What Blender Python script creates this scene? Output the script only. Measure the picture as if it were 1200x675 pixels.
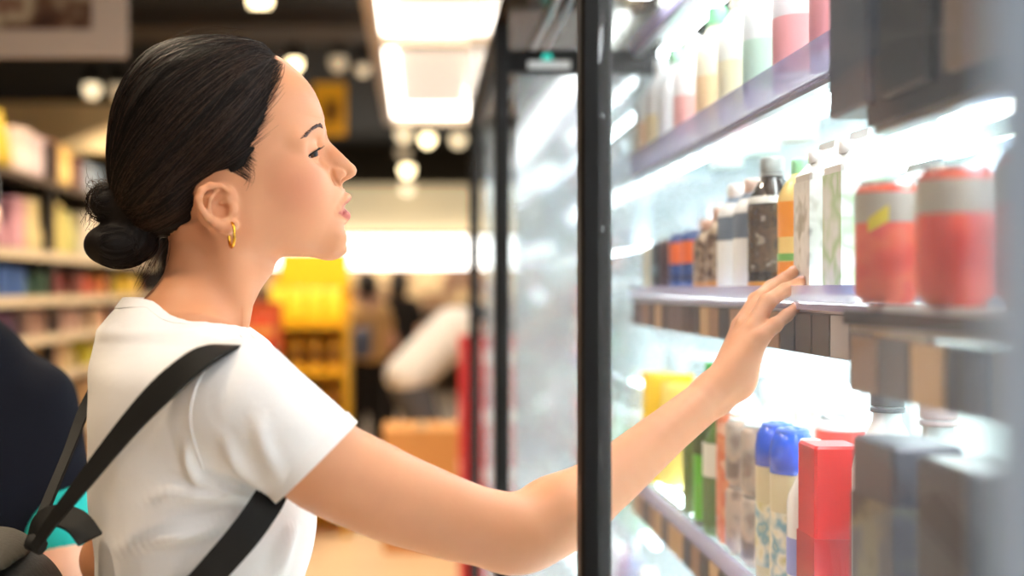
import bpy, math, random
import numpy as np

# ---------------------------------------------------------------- clear
for o in list(bpy.data.objects):
    bpy.data.objects.remove(o, do_unlink=True)
SC = bpy.context.scene
COL = SC.collection
random.seed(7)
RNG = np.random.default_rng(11)

# ---------------------------------------------------------------- camera
F = 1400.0            # focal length in pixels of the 1200 x 675 frame
VX, VY = 490.0, 337.5  # where the aisle direction (+Y) meets the picture
EYE = 1.37
cam_d = bpy.data.cameras.new('camera')
cam = bpy.data.objects.new('camera', cam_d)
COL.objects.link(cam)
cam.location = (0, 0, EYE)
cam.rotation_euler = (math.pi / 2, 0, 0)
cam_d.sensor_fit = 'HORIZONTAL'
cam_d.sensor_width = 36.0
cam_d.lens = 36.0 * F / 1200.0
cam_d.shift_x = (600.0 - VX) / 1200.0
cam_d.clip_start = 0.02
cam_d.clip_end = 100
cam_d.dof.use_dof = True
cam_d.dof.focus_distance = 1.30
cam_d.dof.aperture_fstop = 42.0 / 22.0
SC.camera = cam

# ---------------------------------------------------------------- world, exposure
W = bpy.data.worlds.new('world')
SC.world = W
W.use_nodes = True
bg = W.node_tree.nodes['Background']
bg.inputs[0].default_value = (1.0, 0.86, 0.70, 1)
bg.inputs[1].default_value = 0.5
SC.view_settings.view_transform = 'Standard'
SC.view_settings.look = 'None'
SC.view_settings.gamma = 1.0
SC.view_settings.use_curve_mapping = False
SC.view_settings.exposure = 0.12

# ---------------------------------------------------------------- helpers
def P(px, py, Y):
    """pixel + distance along the aisle -> world point"""
    return np.array([(px - VX) / F * Y, Y, EYE - (py - VY) / F * Y])

def lin(c):
    c = c / 255.0
    return c / 12.92 if c <= 0.04045 else ((c + 0.055) / 1.055) ** 2.4

def rgb(r, g, b):
    return (lin(r), lin(g), lin(b), 1.0)

MATS = {}
def mat(name, col, rough=0.5, metal=0.0, spec=0.5, emit=None, estr=0.0, alpha=None, sss=0.0,
        bump=0.0, bscale=60.0, var=0.0, vscale=20.0, coat=0.0, trans=0.0, ior=1.45):
    if name in MATS:
        return MATS[name]
    m = bpy.data.materials.new(name)
    m.use_nodes = True
    nt = m.node_tree
    b = nt.nodes['Principled BSDF']
    b.inputs['Base Color'].default_value = col
    b.inputs['Roughness'].default_value = rough
    b.inputs['Metallic'].default_value = metal
    b.inputs['Specular IOR Level'].default_value = spec
    b.inputs['IOR'].default_value = ior
    if coat:
        b.inputs['Coat Weight'].default_value = coat
        b.inputs['Coat Roughness'].default_value = 0.1
    if trans:
        b.inputs['Transmission Weight'].default_value = trans
    if sss:
        b.inputs['Subsurface Weight'].default_value = sss
        b.inputs['Subsurface Radius'].default_value = (1.0, 0.35, 0.18)
        b.inputs['Subsurface Scale'].default_value = 0.008
    if emit is not None:
        b.inputs['Emission Color'].default_value = emit
        b.inputs['Emission Strength'].default_value = estr
    if alpha is not None:
        b.inputs['Alpha'].default_value = alpha
    if var or bump:
        tc = nt.nodes.new('ShaderNodeTexCoord')
        if var:
            n = nt.nodes.new('ShaderNodeTexNoise')
            n.inputs['Scale'].default_value = vscale
            n.inputs['Detail'].default_value = 3
            nt.links.new(tc.outputs['Object'], n.inputs['Vector'])
            mx = nt.nodes.new('ShaderNodeMix')
            mx.data_type = 'RGBA'
            mx.inputs['A'].default_value = tuple(max(0, c * (1 - var)) for c in col[:3]) + (1,)
            mx.inputs['B'].default_value = tuple(min(1, c * (1 + var)) for c in col[:3]) + (1,)
            nt.links.new(n.outputs['Fac'], mx.inputs['Factor'])
            nt.links.new(mx.outputs['Result'], b.inputs['Base Color'])
        if bump:
            n2 = nt.nodes.new('ShaderNodeTexNoise')
            n2.inputs['Scale'].default_value = bscale
            n2.inputs['Detail'].default_value = 4
            nt.links.new(tc.outputs['Object'], n2.inputs['Vector'])
            bp = nt.nodes.new('ShaderNodeBump')
            bp.inputs['Strength'].default_value = bump
            bp.inputs['Distance'].default_value = 0.01
            nt.links.new(n2.outputs['Fac'], bp.inputs['Height'])
            nt.links.new(bp.outputs['Normal'], b.inputs['Normal'])
    MATS[name] = m
    return m

def glass(name, tint, gloss, rough=0.0, fog=0.0):
    """window glass: clear pane that also mirrors its surroundings a little"""
    if name in MATS:
        return MATS[name]
    m = bpy.data.materials.new(name)
    m.use_nodes = True
    nt = m.node_tree
    nt.nodes.clear()
    out = nt.nodes.new('ShaderNodeOutputMaterial')
    tr = nt.nodes.new('ShaderNodeBsdfTransparent')
    tr.inputs[0].default_value = tint
    gl = nt.nodes.new('ShaderNodeBsdfGlossy')
    gl.inputs['Roughness'].default_value = rough
    mx = nt.nodes.new('ShaderNodeMixShader')
    mx.inputs[0].default_value = gloss
    nt.links.new(tr.outputs[0], mx.inputs[1])
    nt.links.new(gl.outputs[0], mx.inputs[2])
    last = mx
    if fog:                                   # thin film of condensation
        df = nt.nodes.new('ShaderNodeBsdfTranslucent'); df.inputs[0].default_value = (.9, .95, 1, 1)
        d2 = nt.nodes.new('ShaderNodeBsdfDiffuse'); d2.inputs[0].default_value = (.9, .95, 1, 1)
        m2 = nt.nodes.new('ShaderNodeMixShader'); m2.inputs[0].default_value = .5
        nt.links.new(df.outputs[0], m2.inputs[1]); nt.links.new(d2.outputs[0], m2.inputs[2])
        m3 = nt.nodes.new('ShaderNodeMixShader'); m3.inputs[0].default_value = fog
        nt.links.new(mx.outputs[0], m3.inputs[1]); nt.links.new(m2.outputs[0], m3.inputs[2])
        last = m3
    nt.links.new(last.outputs[0], out.inputs[0])
    MATS[name] = m
    return m

def empty(name, loc=(0, 0, 0)):
    o = bpy.data.objects.new(name, None)
    o.location = tuple(float(c) for c in loc)
    o.empty_display_size = 0.05
    COL.objects.link(o)
    return o

def tag(o, label=None, cat=None, group=None, kind=None):
    if label: o['label'] = label
    if cat: o['category'] = cat
    if group: o['group'] = group
    if kind: o['kind'] = kind
    return o

class MB:
    """collects simple shapes into one mesh; several materials allowed"""
    def __init__(s):
        s.v = []; s.f = []; s.mi = []; s.sm = []
    def _add(s, vs, fs, mi=0, smooth=False):
        n = len(s.v)
        s.v += [tuple(float(c) for c in p) for p in vs]
        for f in fs:
            s.f.append(tuple(i + n for i in f)); s.mi.append(mi); s.sm.append(smooth)
        return s
    def box(s, c, d, mi=0, bev=0.0, rz=0.0):
        x, y, z = (k / 2 for k in d)
        ca, sa = math.cos(rz), math.sin(rz)
        if bev <= 0:
            pts = [(-x,-y,-z),(x,-y,-z),(x,y,-z),(-x,y,-z),(-x,-y,z),(x,-y,z),(x,y,z),(-x,y,z)]
            fs = [(0,3,2,1),(4,5,6,7),(0,1,5,4),(1,2,6,5),(2,3,7,6),(3,0,4,7)]
        else:
            b = min(bev, x*.9, y*.9, z*.9)
            pts = []
            for zz, ins in ((-z, b), (-z+b, 0), (z-b, 0), (z, b)):
                xx, yy = x-ins, y-ins
                e = b if ins == 0 else b*.6
                pts += [(-xx+e,-yy,zz),(xx-e,-yy,zz),(xx,-yy+e,zz),(xx,yy-e,zz),(xx-e,yy,zz),(-xx+e,yy,zz),(-xx,yy-e,zz),(-xx,-yy+e,zz)]
            fs = [tuple(range(7,-1,-1)), tuple(range(24,32))]
            for r in range(3):
                for k in range(8):
                    a, b2 = r*8+k, r*8+(k+1) % 8
                    fs.append((a, b2, b2+8, a+8))
        pts = [(c[0]+p[0]*ca-p[1]*sa, c[1]+p[0]*sa+p[1]*ca, c[2]+p[2]) for p in pts]
        return s._add(pts, fs, mi)
    def lathe(s, c, prof, n=24, mi=0, cap=True, smooth=True, sx=1.0, sy=1.0):
        vs = []; fs = []
        for r, z in prof:
            for k in range(n):
                a = 2*math.pi*k/n
                vs.append((c[0]+r*sx*math.cos(a), c[1]+r*sy*math.sin(a), c[2]+z))
        for i in range(len(prof)-1):
            for k in range(n):
                k2 = (k+1) % n
                fs.append((i*n+k, i*n+k2, (i+1)*n+k2, (i+1)*n+k))
        s._add(vs, fs, mi, smooth)
        if cap:
            m = len(s.v)-len(vs)
            s.f.append(tuple(m+k for k in range(n-1, -1, -1))); s.mi.append(mi); s.sm.append(False)
            m2 = m+(len(prof)-1)*n
            s.f.append(tuple(m2+k for k in range(n))); s.mi.append(mi); s.sm.append(False)
        return s
    def tube(s, pts, rad, n=8, mi=0, flat=1.0, up=(0, 0, 1), cap=True):
        """tube or strap along points; flat<1 squeezes it along 'up'"""
        pts = [np.array(p, float) for p in pts]
        m = len(pts)
        rads = rad if hasattr(rad, '__len__') else [rad]*m
        vs = []; fs = []
        up = np.array(up, float)
        for i, p in enumerate(pts):
            t = pts[min(i+1, m-1)]-pts[max(i-1, 0)]
            t = t/(np.linalg.norm(t)+1e-12)
            a = np.cross(t, up)
            if np.linalg.norm(a) < 1e-4: a = np.cross(t, (1, 0, 0))
            a /= np.linalg.norm(a)
            b = np.cross(a, t)
            for k in range(n):
                an = 2*math.pi*(k+.5)/n
                vs.append(p+rads[i]*(math.cos(an)*a+math.sin(an)*flat*b))
        for i in range(m-1):
            for k in range(n):
                k2 = (k+1) % n
                fs.append((i*n+k, i*n+k2, (i+1)*n+k2, (i+1)*n+k))
        s._add(vs, fs, mi, True)
        if cap:
            o = len(s.v)-len(vs)
            s.f.append(tuple(o+k for k in range(n-1, -1, -1))); s.mi.append(mi); s.sm.append(False)
            o2 = o+(m-1)*n
            s.f.append(tuple(o2+k for k in range(n))); s.mi.append(mi); s.sm.append(False)
        return s
    def ribbon(s, pts, width, normal, thick=0.003, mi=0):
        """flat strap: centre points, half width vectors from the given normals"""
        pts = [np.array(p, float) for p in pts]; m = len(pts)
        vs = []; fs = []
        for i, p in enumerate(pts):
            t = pts[min(i+1, m-1)]-pts[max(i-1, 0)]; t /= np.linalg.norm(t)+1e-12
            nn = np.array(normal[i] if np.ndim(normal) > 1 else normal, float)
            a = np.cross(t, nn); a /= np.linalg.norm(a)+1e-12
            nn = np.cross(a, t)
            w = (width[i] if hasattr(width, '__len__') else width)/2
            c4 = [p+a*q[0]+nn*q[1]*thick/2 for q in ((-w, -1), (w, -1), (w, 1), (-w, 1))]
            for k in range(4): vs += [c4[k], c4[(k+1) % 4]]        # every side has its own corners
        for i in range(m-1):
            for k in range(4):
                o = i*8+2*k
                fs.append((o, o+1, o+9, o+8))
        s._add(vs, fs, mi, True)
        e = (m-1)*8
        return s._add([vs[0], vs[2], vs[4], vs[6], vs[e], vs[e+2], vs[e+4], vs[e+6]], [(3, 2, 1, 0), (4, 5, 6, 7)], mi)
    def mesh(s, name, mats):
        me = bpy.data.meshes.new(name)
        me.from_pydata(s.v, [], s.f)
        for m in (mats if isinstance(mats, (list, tuple)) else [mats]):
            me.materials.append(m)
        me.polygons.foreach_set('material_index', s.mi)
        me.polygons.foreach_set('use_smooth', s.sm)
        me.update()
        return me
    def build(s, name, mats, parent=None, loc=(0, 0, 0), rz=0.0):
        o = bpy.data.objects.new(name, s.mesh(name, mats))
        COL.objects.link(o)
        o.location = tuple(float(c) for c in loc)
        o.rotation_euler = (0, 0, rz)
        if parent is not None: o.parent = parent
        return o

def inst(name, me, loc, parent=None, rz=0.0, scale=None):
    o = bpy.data.objects.new(name, me)
    COL.objects.link(o)
    o.location = tuple(float(c) for c in loc)
    o.rotation_euler = (0, 0, rz)
    if scale: o.scale = scale
    if parent is not None: o.parent = parent
    return o

def copy_tree(o, loc=None, parent=None):
    c = o.copy(); COL.objects.link(c)
    c.parent = parent
    if loc is not None: c.location = tuple(float(k) for k in loc)
    for ch in o.children:
        copy_tree(ch, None, c)
    return c

# ---------------------------------------------------------------- distance field modelling
class Field:
    """a signed distance grid that shapes are blended into, then meshed as one skin"""
    def __init__(s, ax):
        s.ax = [np.asarray(a, np.float32) for a in ax]
        s.D = np.full([len(a) for a in s.ax], 1.0, np.float32)
    def _sl(s, lo, hi):
        sl = []; g = []
        for d in range(3):
            a = s.ax[d]
            i0 = max(0, int(np.searchsorted(a, lo[d]))-1); i1 = min(len(a), int(np.searchsorted(a, hi[d]))+1)
            if i1-i0 < 2: return None, None
            sl.append(slice(i0, i1))
            sh = [1, 1, 1]; sh[d] = -1
            g.append(a[i0:i1].reshape(sh))
        return tuple(sl), g
    def op(s, fn, lo, hi, k, mode='add'):
        lo = np.asarray(lo)-k-.008; hi = np.asarray(hi)+k+.008
        sl, g = s._sl(lo, hi)
        if sl is None: return s
        b = fn(*g)
        a = s.D[sl]
        if mode == 'add':
            h = np.clip(.5+.5*(b-a)/k, 0, 1)
            s.D[sl] = b*(1-h)+a*h-k*h*(1-h)
        elif mode == 'sub':
            b = -b
            h = np.clip(.5-.5*(b-a)/k, 0, 1)
            s.D[sl] = b*(1-h)+a*h+k*h*(1-h)
        return s
    def ell(s, c, r, k=.01, mode='add', rot=None):
        c = np.asarray(c, float); r = np.asarray(r, float)
        ext = np.full(3, r.max()) if rot is not None else r
        def fn(x, y, z):
            x = x-c[0]; y = y-c[1]; z = z-c[2]
            if rot is not None:
                R = rot
                x, y, z = (R[0][0]*x+R[0][1]*y+R[0][2]*z, R[1][0]*x+R[1][1]*y+R[1][2]*z, R[2][0]*x+R[2][1]*y+R[2][2]*z)
            k0 = np.sqrt((x/r[0])**2+(y/r[1])**2+(z/r[2])**2)
            k1 = np.sqrt((x/r[0]**2)**2+(y/r[1]**2)**2+(z/r[2]**2)**2)+1e-9
            return (k0*(k0-1)/k1).astype(np.float32)
        return s.op(fn, c-ext, c+ext, k, mode)
    def cone(s, a, b, ra, rb, k=.01, mode='add', sq=None):
        a = np.asarray(a, float); b = np.asarray(b, float)
        R = max(ra, rb)
        d = b-a; L = float(d @ d)+1e-12
        def fn(x, y, z):
            x = x-a[0]; y = y-a[1]; z = z-a[2]
            t = np.clip((x*d[0]+y*d[1]+z*d[2])/L, 0, 1)
            return (np.sqrt((x-t*d[0])**2+(y-t*d[1])**2+(z-t*d[2])**2)-(ra+(rb-ra)*t)).astype(np.float32)
        return s.op(fn, np.minimum(a, b)-R, np.maximum(a, b)+R, k, mode)
    def chain(s, pts, rads, k=.008, mode='add'):
        for i in range(len(pts)-1):
            s.cone(pts[i], pts[i+1], rads[i], rads[i+1], k if i == 0 else min(k, .006), mode)
        return s
    def loft(s, us, cf, cs, hf, hs, k=.01, pw=2.0, mode='add'):
        """stack of rounded sections along the third axis"""
        us = np.asarray(us, float); o = np.argsort(us)
        us = us[o]; cf, cs, hf, hs = (np.asarray(v, float)[o] for v in (cf, cs, hf, hs))
        lo = (float((cf-hf).min()), float((cs-hs).min()), us[0]); hi = (float((cf+hf).max()), float((cs+hs).max()), us[-1])
        def fn(x, y, z):
            zz = z.ravel()
            sh = (1, 1, -1)
            # smooth interpolation of the sections
            def ip(v):
                n = np.interp(np.clip(zz, us[0], us[-1]), us, v)
                return n.reshape(sh)
            a = ip(hf); b = ip(hs)
            q = (np.abs((x-ip(cf))/a)**pw+np.abs((y-ip(cs))/b)**pw)**(1/pw)
            d = (q-1)*np.minimum(a, b)
            e = np.maximum(us[0]-z, z-us[-1])
            return np.maximum(d, e).astype(np.float32)
        return s.op(fn, lo, hi, k, mode)
    def sample(s, p):
        """trilinear value at points (n,3)"""
        idx = []; w = []
        for d in range(3):
            a = s.ax[d]
            i = np.clip(np.searchsorted(a, p[:, d])-1, 0, len(a)-2)
            t = np.clip((p[:, d]-a[i])/(a[i+1]-a[i]), 0, 1)
            idx.append(i); w.append(t)
        r = 0
        for c in range(8):
            ww = 1; ii = []
            for d in range(3):
                b = (c >> d) & 1
                ww = ww*(w[d] if b else 1-w[d]); ii.append(idx[d]+b)
            r = r+ww*s.D[ii[0], ii[1], ii[2]]
        return r
    def grad(s, p, e=.0025):
        g = np.zeros_like(p)
        for d in range(3):
            q = p.copy(); q[:, d] += e; r = p.copy(); r[:, d] -= e
            g[:, d] = s.sample(q)-s.sample(r)
        return g/(np.linalg.norm(g, axis=1, keepdims=True)+1e-9)
    def net(s):
        D = np.clip(s.D, -.03, .03)
        ins = D < 0
        n = D.shape
        cnt = np.zeros([k-1 for k in n], np.int8)
        for c in range(8):
            i, j, k = c & 1, (c >> 1) & 1, (c >> 2) & 1
            cnt += ins[i:n[0]-1+i, j:n[1]-1+j, k:n[2]-1+k]
        act = (cnt > 0) & (cnt < 8)
        I, J, K = np.nonzero(act)
        N = len(I)
        idx = np.full(act.shape, -1, np.int32)
        idx[I, J, K] = np.arange(N)
        V = np.zeros((N, 3)); C = np.zeros(N)
        corners = [(c & 1, (c >> 1) & 1, (c >> 2) & 1) for c in range(8)]
        dv = [D[I+a, J+b, K+c] for a, b, c in corners]
        X = [s.ax[d] for d in range(3)]
        for c0 in range(8):
            for d in range(3):
                if (c0 >> d) & 1: continue
                c1 = c0 | (1 << d)
                a, b = dv[c0], dv[c1]
                m = (a < 0) != (b < 0)
                t = np.where(m, a/(a-b+1e-12), 0)
                a0, a1 = corners[c0], corners[c1]
                for q, G in enumerate((I, J, K)):
                    p0 = X[q][G+a0[q]]; p1 = X[q][G+a1[q]]
                    V[:, q] += np.where(m, p0+(p1-p0)*t, 0)
                C += m
        V /= C[:, None]
        Fs = []
        for d in range(3):
            sl0 = [slice(None)]*3; sl1 = [slice(None)]*3
            sl0[d] = slice(0, n[d]-1); sl1[d] = slice(1, n[d])
            A = ins[tuple(sl0)]; B = ins[tuple(sl1)]
            cr = np.nonzero(A != B)
            e1, e2 = [(1, 2), (2, 0), (0, 1)][d]
            ok = (cr[e1] > 0) & (cr[e2] > 0) & (cr[e1] < n[e1]-1) & (cr[e2] < n[e2]-1)
            cr = [c[ok] for c in cr]
            flip = ~A[cr[0], cr[1], cr[2]]
            def cell(o1, o2):
                q = list(cr); q[e1] = q[e1]-o1; q[e2] = q[e2]-o2
                return idx[q[0], q[1], q[2]]
            quad = np.stack([cell(1, 1), cell(0, 1), cell(0, 0), cell(1, 0)], 1)
            quad[flip] = quad[flip][:, ::-1]
            Fs.append(quad)
        return V, np.concatenate(Fs)

def mesh_np(name, V, Q, mats, smooth=True, attr=None):
    me = bpy.data.meshes.new(name)
    me.vertices.add(len(V)); me.vertices.foreach_set('co', np.asarray(V, np.float32).ravel())
    k = Q.shape[1]
    me.loops.add(Q.size); me.loops.foreach_set('vertex_index', Q.astype(np.int32).ravel())
    me.polygons.add(len(Q))
    me.polygons.foreach_set('loop_start', np.arange(0, Q.size, k, dtype=np.int32))
    me.polygons.foreach_set('loop_total', np.full(len(Q), k, np.int32))
    me.polygons.foreach_set('use_smooth', np.full(len(Q), smooth, bool))
    for m in (mats if isinstance(mats, (list, tuple)) else [mats]):
        me.materials.append(m)
    me.update(calc_edges=True)
    me.validate()
    if attr is not None:
        for nm, val in attr.items():
            at = me.attributes.new(nm, 'FLOAT', 'POINT')
            at.data.foreach_set('value', np.asarray(val, np.float32))
    return me

def vnormals(V, Q):
    fn = np.cross(V[Q[:, 2]]-V[Q[:, 0]], V[Q[:, 3]]-V[Q[:, 1]])
    N = np.zeros_like(V)
    for k in range(4): np.add.at(N, Q[:, k], fn)
    return N/(np.linalg.norm(N, axis=1, keepdims=True)+1e-12)

def relax(V, Q, it=2, w=.5):
    n = len(V)
    for _ in range(it):
        acc = np.zeros_like(V); c = np.zeros(n)
        for k in range(4):
            a = Q[:, k]; b = Q[:, (k+1) % 4]
            np.add.at(acc, a, V[b]); np.add.at(c, a, 1)
            np.add.at(acc, b, V[a]); np.add.at(c, b, 1)
        V = V*(1-w)+w*acc/np.maximum(c, 1)[:, None]
    return V

def axis(*seg):
    """grid coordinates: axis(start, (end, step), (end, step), ...)"""
    out = [seg[0]]
    for end, st in seg[1:]:
        n = max(1, int(math.ceil((end-out[-1])/st)))
        out += list(np.linspace(out[-1], end, n+1)[1:])
    return np.array(out)

def sstep(a, b, x):
    t = np.clip((x-a)/(b-a), 0, 1)
    return t*t*(3-2*t)

def smooth_path(pts, n):
    """Catmull-Rom through points"""
    p = np.array(pts, float)
    q = np.vstack([2*p[0]-p[1], p, 2*p[-1]-p[-2]])
    out = []
    m = len(p)-1
    for t in np.linspace(0, m, n):
        i = min(int(t), m-1); u = t-i
        a, b, c, d = q[i], q[i+1], q[i+2], q[i+3]
        out.append(.5*((2*b)+(-a+c)*u+(2*a-5*b+4*c-d)*u*u+(-a+3*b-3*c+d)*u**3))
    return np.array(out)
# ================================================================ the shop
BLACK_CEIL = mat('ceiling_black', rgb(16, 14, 13), rough=.8)
FLOOR_M = mat('floor_stone', rgb(222, 196, 160), rough=.35, var=.12, vscale=3)
CREAM = mat('cream_panel', rgb(244, 222, 178), rough=.6)
BLACKM = mat('black_frame', rgb(15, 14, 14), rough=.5, spec=.3)
DARKM = mat('dark_metal', rgb(40, 36, 34), rough=.5)
STEEL = mat('brushed_steel', rgb(200, 205, 212), rough=.28, metal=.8)
WHITE_P = mat('white_enamel', rgb(236, 240, 242), rough=.35)

def struct(name, mb, m):
    return tag(mb.build(name, m), kind='structure')
struct('floor', MB().box((0, 7, -.05), (16, 24, .1)), FLOOR_M)
struct('ceiling', MB().box((0, 7, 3.45), (16, 24, .1)), BLACK_CEIL)
struct('wall_back', MB().box((0, 17.1, 1.7), (16, .2, 3.4)), mat('wall_dark', rgb(46, 40, 36), rough=.7))
struct('wall_left', MB().box((-5.1, 7, 1.7), (.2, 24, 3.4)), mat('wall_left_tan', rgb(120, 98, 74), rough=.8))
struct('wall_right', MB().box((1.95, 7, 1.7), (.2, 24, 3.4)), mat('wall_right_tan', rgb(110, 100, 90), rough=.8))
# cream bulkhead over the far aisle end, dim duct under the ceiling
struct('trim_1', MB().box((-3.45, 10.3, 2.74), (3.2, .25, .42)), CREAM)
struct('trim_2', MB().box((-1.1, 7.6, 3.04), (4.2, .5, .12)), mat('duct', rgb(60, 52, 46), rough=.6))

# ---------------------------------------------------------------- ceiling light boxes
DIFF = mat('light_diffuser', rgb(240, 232, 220), rough=.6, emit=(1, .93, .84, 1), estr=.55)
LEDW = mat('light_box_edge', rgb(255, 250, 240), rough=.6, emit=(1, .95, .87, 1), estr=7.0)
FRAME_T = mat('light_box_frame', rgb(196, 176, 150), rough=.4)
BOX_Y = [(6.55, 9.5, 'white light box over the aisle, furthest from the woman'), (3.45, 6.40, 'white light box over the aisle in front of the hanging board'),
         (.35, 3.30, 'white light box over the aisle above the woman'), (-2.75, .20, 'white light box over the aisle behind the cooler door')]
for y0, y1, lb in BOX_Y:
    t = empty('ceiling_light_box', (.11, (y0+y1)/2, 2.71))
    tag(t, lb, 'ceiling light', 'ceiling light boxes in a row')
    L = y1-y0
    mb = MB()
    for sx in (-1, 1): mb.box((sx*.335, 0, .03), (.07, L+.14, .12))
    for sy in (-1, 1): mb.box((0, sy*(L/2+.035), .03), (.60, .07, .12))
    mb.build('frame', FRAME_T, t)
    mb = MB()
    for sx in (-1, 1): mb.box((sx*.27, 0, .035), (.06, L, .02))
    mb.box((0, L/2-.24, .035), (.48, .48, .02)); mb.box((0, -L/2+.06, .035), (.48, .12, .02))
    mb.build('led_border', LEDW, t)
    MB().box((0, -.18, .05), (.48, L-.60, .02)).build('diffuser', DIFF, t)
    for sx in (-.25, .25):
        for sy in (-1, 1): MB().tube([(sx, sy*L*.4, .08), (sx, sy*L*.4, .69)], .006, 6).build('hanger', DARKM, t)

# ---------------------------------------------------------------- spotlights
SPOT = mat('spot_lens', rgb(255, 240, 210), emit=(1, .80, .46, 1), estr=7)
SPOT2 = mat('spot_lens_dim', rgb(255, 240, 210), emit=(1, .80, .50, 1), estr=1.8)
SPOT3 = mat('spot_lens_faint', rgb(255, 240, 210), emit=(1, .78, .50, 1), estr=.4)
spots = [(305, -2, 7.4, 0, .075), (345, 72, 9.4, 0, .06), (108, 102, 9.8, 1, .07), (138, 102, 9.9, 2, .07), (396, 70, 9.2, 2, .07), (473, 155, 13.2, 1, .085), (501, 161, 13.2, 0, .075),
         (537, 161, 13.3, 1, .085), (473, 176, 14.2, 2, .09), (477, 197, 15.2, 0, .085), (477, 218, 16.2, 1, .095), (425, 78, 9.6, 2, .06), (84, 128, 12.5, 2, .06), (555, 222, 16, 2, .08)]
sm_body = MB().lathe((0, 0, 0), [(.055, 0), (.062, .01), (.06, .14), (.03, .16)], 16).mesh('housing', DARKM)
spot_words = ['beside the hanging board', 'behind the dark hair of the woman', 'above the beige bulkhead', 'beside the lamp over the beige bulkhead', 'above the yellow sign', 'at the head of the column of lamps',
              'brightest of the lamps in the crosswise row', 'nearest the cooler in the crosswise row', 'second in the column of lamps', 'brightest in the column of lamps', 'lowest in the column of lamps',
              'between the yellow sign and the light box', 'dim above the tall shelves', 'dim above the cream fascia']
def spot_lamp(t, power):
    l = bpy.data.lights.new('spot_beam', 'SPOT')
    l.energy = power; l.color = (1, .80, .56); l.spot_size = math.radians(125); l.spot_blend = .6; l.shadow_soft_size = .06
    o = bpy.data.objects.new('spot_beam', l); COL.objects.link(o); o.parent = t; o.location = (0, 0, -.035)
for (x, y, Y, k, r), wd in zip(spots, spot_words):
    p = P(x, y, Y)
    t = empty('spotlight', p)
    tag(t, 'added unseen ceiling spotlight with warm lens, '+wd, 'spotlight', 'ceiling spotlights')
    inst('housing', sm_body, (0, 0, .004), t)
    # lens faces down the aisle and to the floor
    MB().lathe((0, 0, -.004), [(.001, -r*1.25), (r*.45, -r*1.1), (r*.8, -r*.7), (r*.92, -r*.2), (r*.9, .02)], 16).build('lens', [SPOT, SPOT2, SPOT3][k], t)
    MB().tube([(0, 0, .16), (0, 0, 3.4-p[2])], .008, 6).build('stem', DARKM, t)
    spot_lamp(t, (480, 380, 300)[k]*(.4 if Y > 13 else 1))

# extra lamps out of view, added for warm light on the woman and aisle
for i, (x, y) in enumerate([(-1.15, .7), (-1.0, 2.3), (-1.2, 4.1), (-.7, 5.9)]):
    t = empty('spotlight', (x, y, 3.2))
    tag(t, 'added unseen ceiling spotlight with warm lens, '+['above the left shoulder of the woman', 'above the navy shopper', 'above the near end of the tall shelves', 'above the snack rack'][i], 'spotlight', 'ceiling spotlights')
    inst('housing', sm_body, (0, 0, .004), t)
    MB().lathe((0, 0, -.004), [(.001, -.06), (.03, -.05), (.05, 0)], 16).build('lens', SPOT, t)
    MB().tube([(0, 0, .16), (0, 0, .2)], .008, 6).build('stem', DARKM, t)
    spot_lamp(t, (200, 240, 420, 460)[i])

# ---------------------------------------------------------------- hanging advert board, yellow sign
def patch_mat(name, cols, scale, rough=.5, seed=0.0):
    """flat print: soft patches of several colours"""
    m = bpy.data.materials.new(name); m.use_nodes = True
    nt = m.node_tree; b = nt.nodes['Principled BSDF']; b.inputs['Roughness'].default_value = rough
    tc = nt.nodes.new('ShaderNodeTexCoord'); mp = nt.nodes.new('ShaderNodeMapping')
    mp.inputs['Location'].default_value = (seed, seed*1.7, seed*.6)
    n = nt.nodes.new('ShaderNodeTexNoise'); n.inputs['Scale'].default_value = scale; n.inputs['Detail'].default_value = 2
    r = nt.nodes.new('ShaderNodeValToRGB')
    nt.links.new(tc.outputs['Object'], mp.inputs[0]); nt.links.new(mp.outputs[0], n.inputs['Vector']); nt.links.new(n.outputs['Fac'], r.inputs[0]); nt.links.new(r.outputs[0], b.inputs['Base Color'])
    e = r.color_ramp.elements
    lo_, hi_ = .32, .68
    e[0].position = lo_; e[0].color = cols[0]; e[1].position = hi_; e[1].color = cols[-1]
    for i, c_ in enumerate(cols[1:-1]):
        q = e.new(lo_+(hi_-lo_)*(i+1)/(len(cols)-1)); q.color = c_
    return m
t = empty('hanging_board', P(62, 34, 4.0))
tag(t, 'white-edged hanging board with a blurred brown food picture', 'sign')
a = P(-20, 0, 4.0); b = P(148, 66, 4.0)
wd_, hh = b[0]-a[0], .30
cx = (a[0]+b[0])/2-t.location.x; cz = b[2]+hh/2-t.location.z
MB().box((cx, .012, cz), (wd_, .02, hh)).build('panel', mat('board_white', rgb(205, 185, 172), rough=.6), t)
MB().box((cx-.05, 0, cz+.04), (wd_-.13, .006, hh-.10)).build('picture', patch_mat('board_print', [rgb(70, 42, 30), rgb(110, 78, 60), rgb(196, 178, 150), rgb(130, 90, 70)], 7, seed=3), t)
MB().box((cx-.05, -.004, cz+.145), (wd_-.13, .004, .05)).build('stripe', mat('board_yellow', rgb(214, 190, 110), rough=.6), t)
for sx in (-.17, .17): MB().tube([(cx+sx, .012, cz+hh/2), (cx+sx, .012, 3.4-t.location.z)], .003, 5).build('wire', DARKM, t)
t = empty('yellow_sign', P(386, 128, 8.4))
tag(t, 'square yellow sign hung from the dark ceiling', 'sign')
MB().box((0, 0, 0), (.235, .02, .37), bev=.006).build('panel', mat('sign_yellow', rgb(226, 160, 30), rough=.5, emit=rgb(226, 160, 30), estr=.3), t)  # slight glow put in so the hung sign reads brighter
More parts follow.
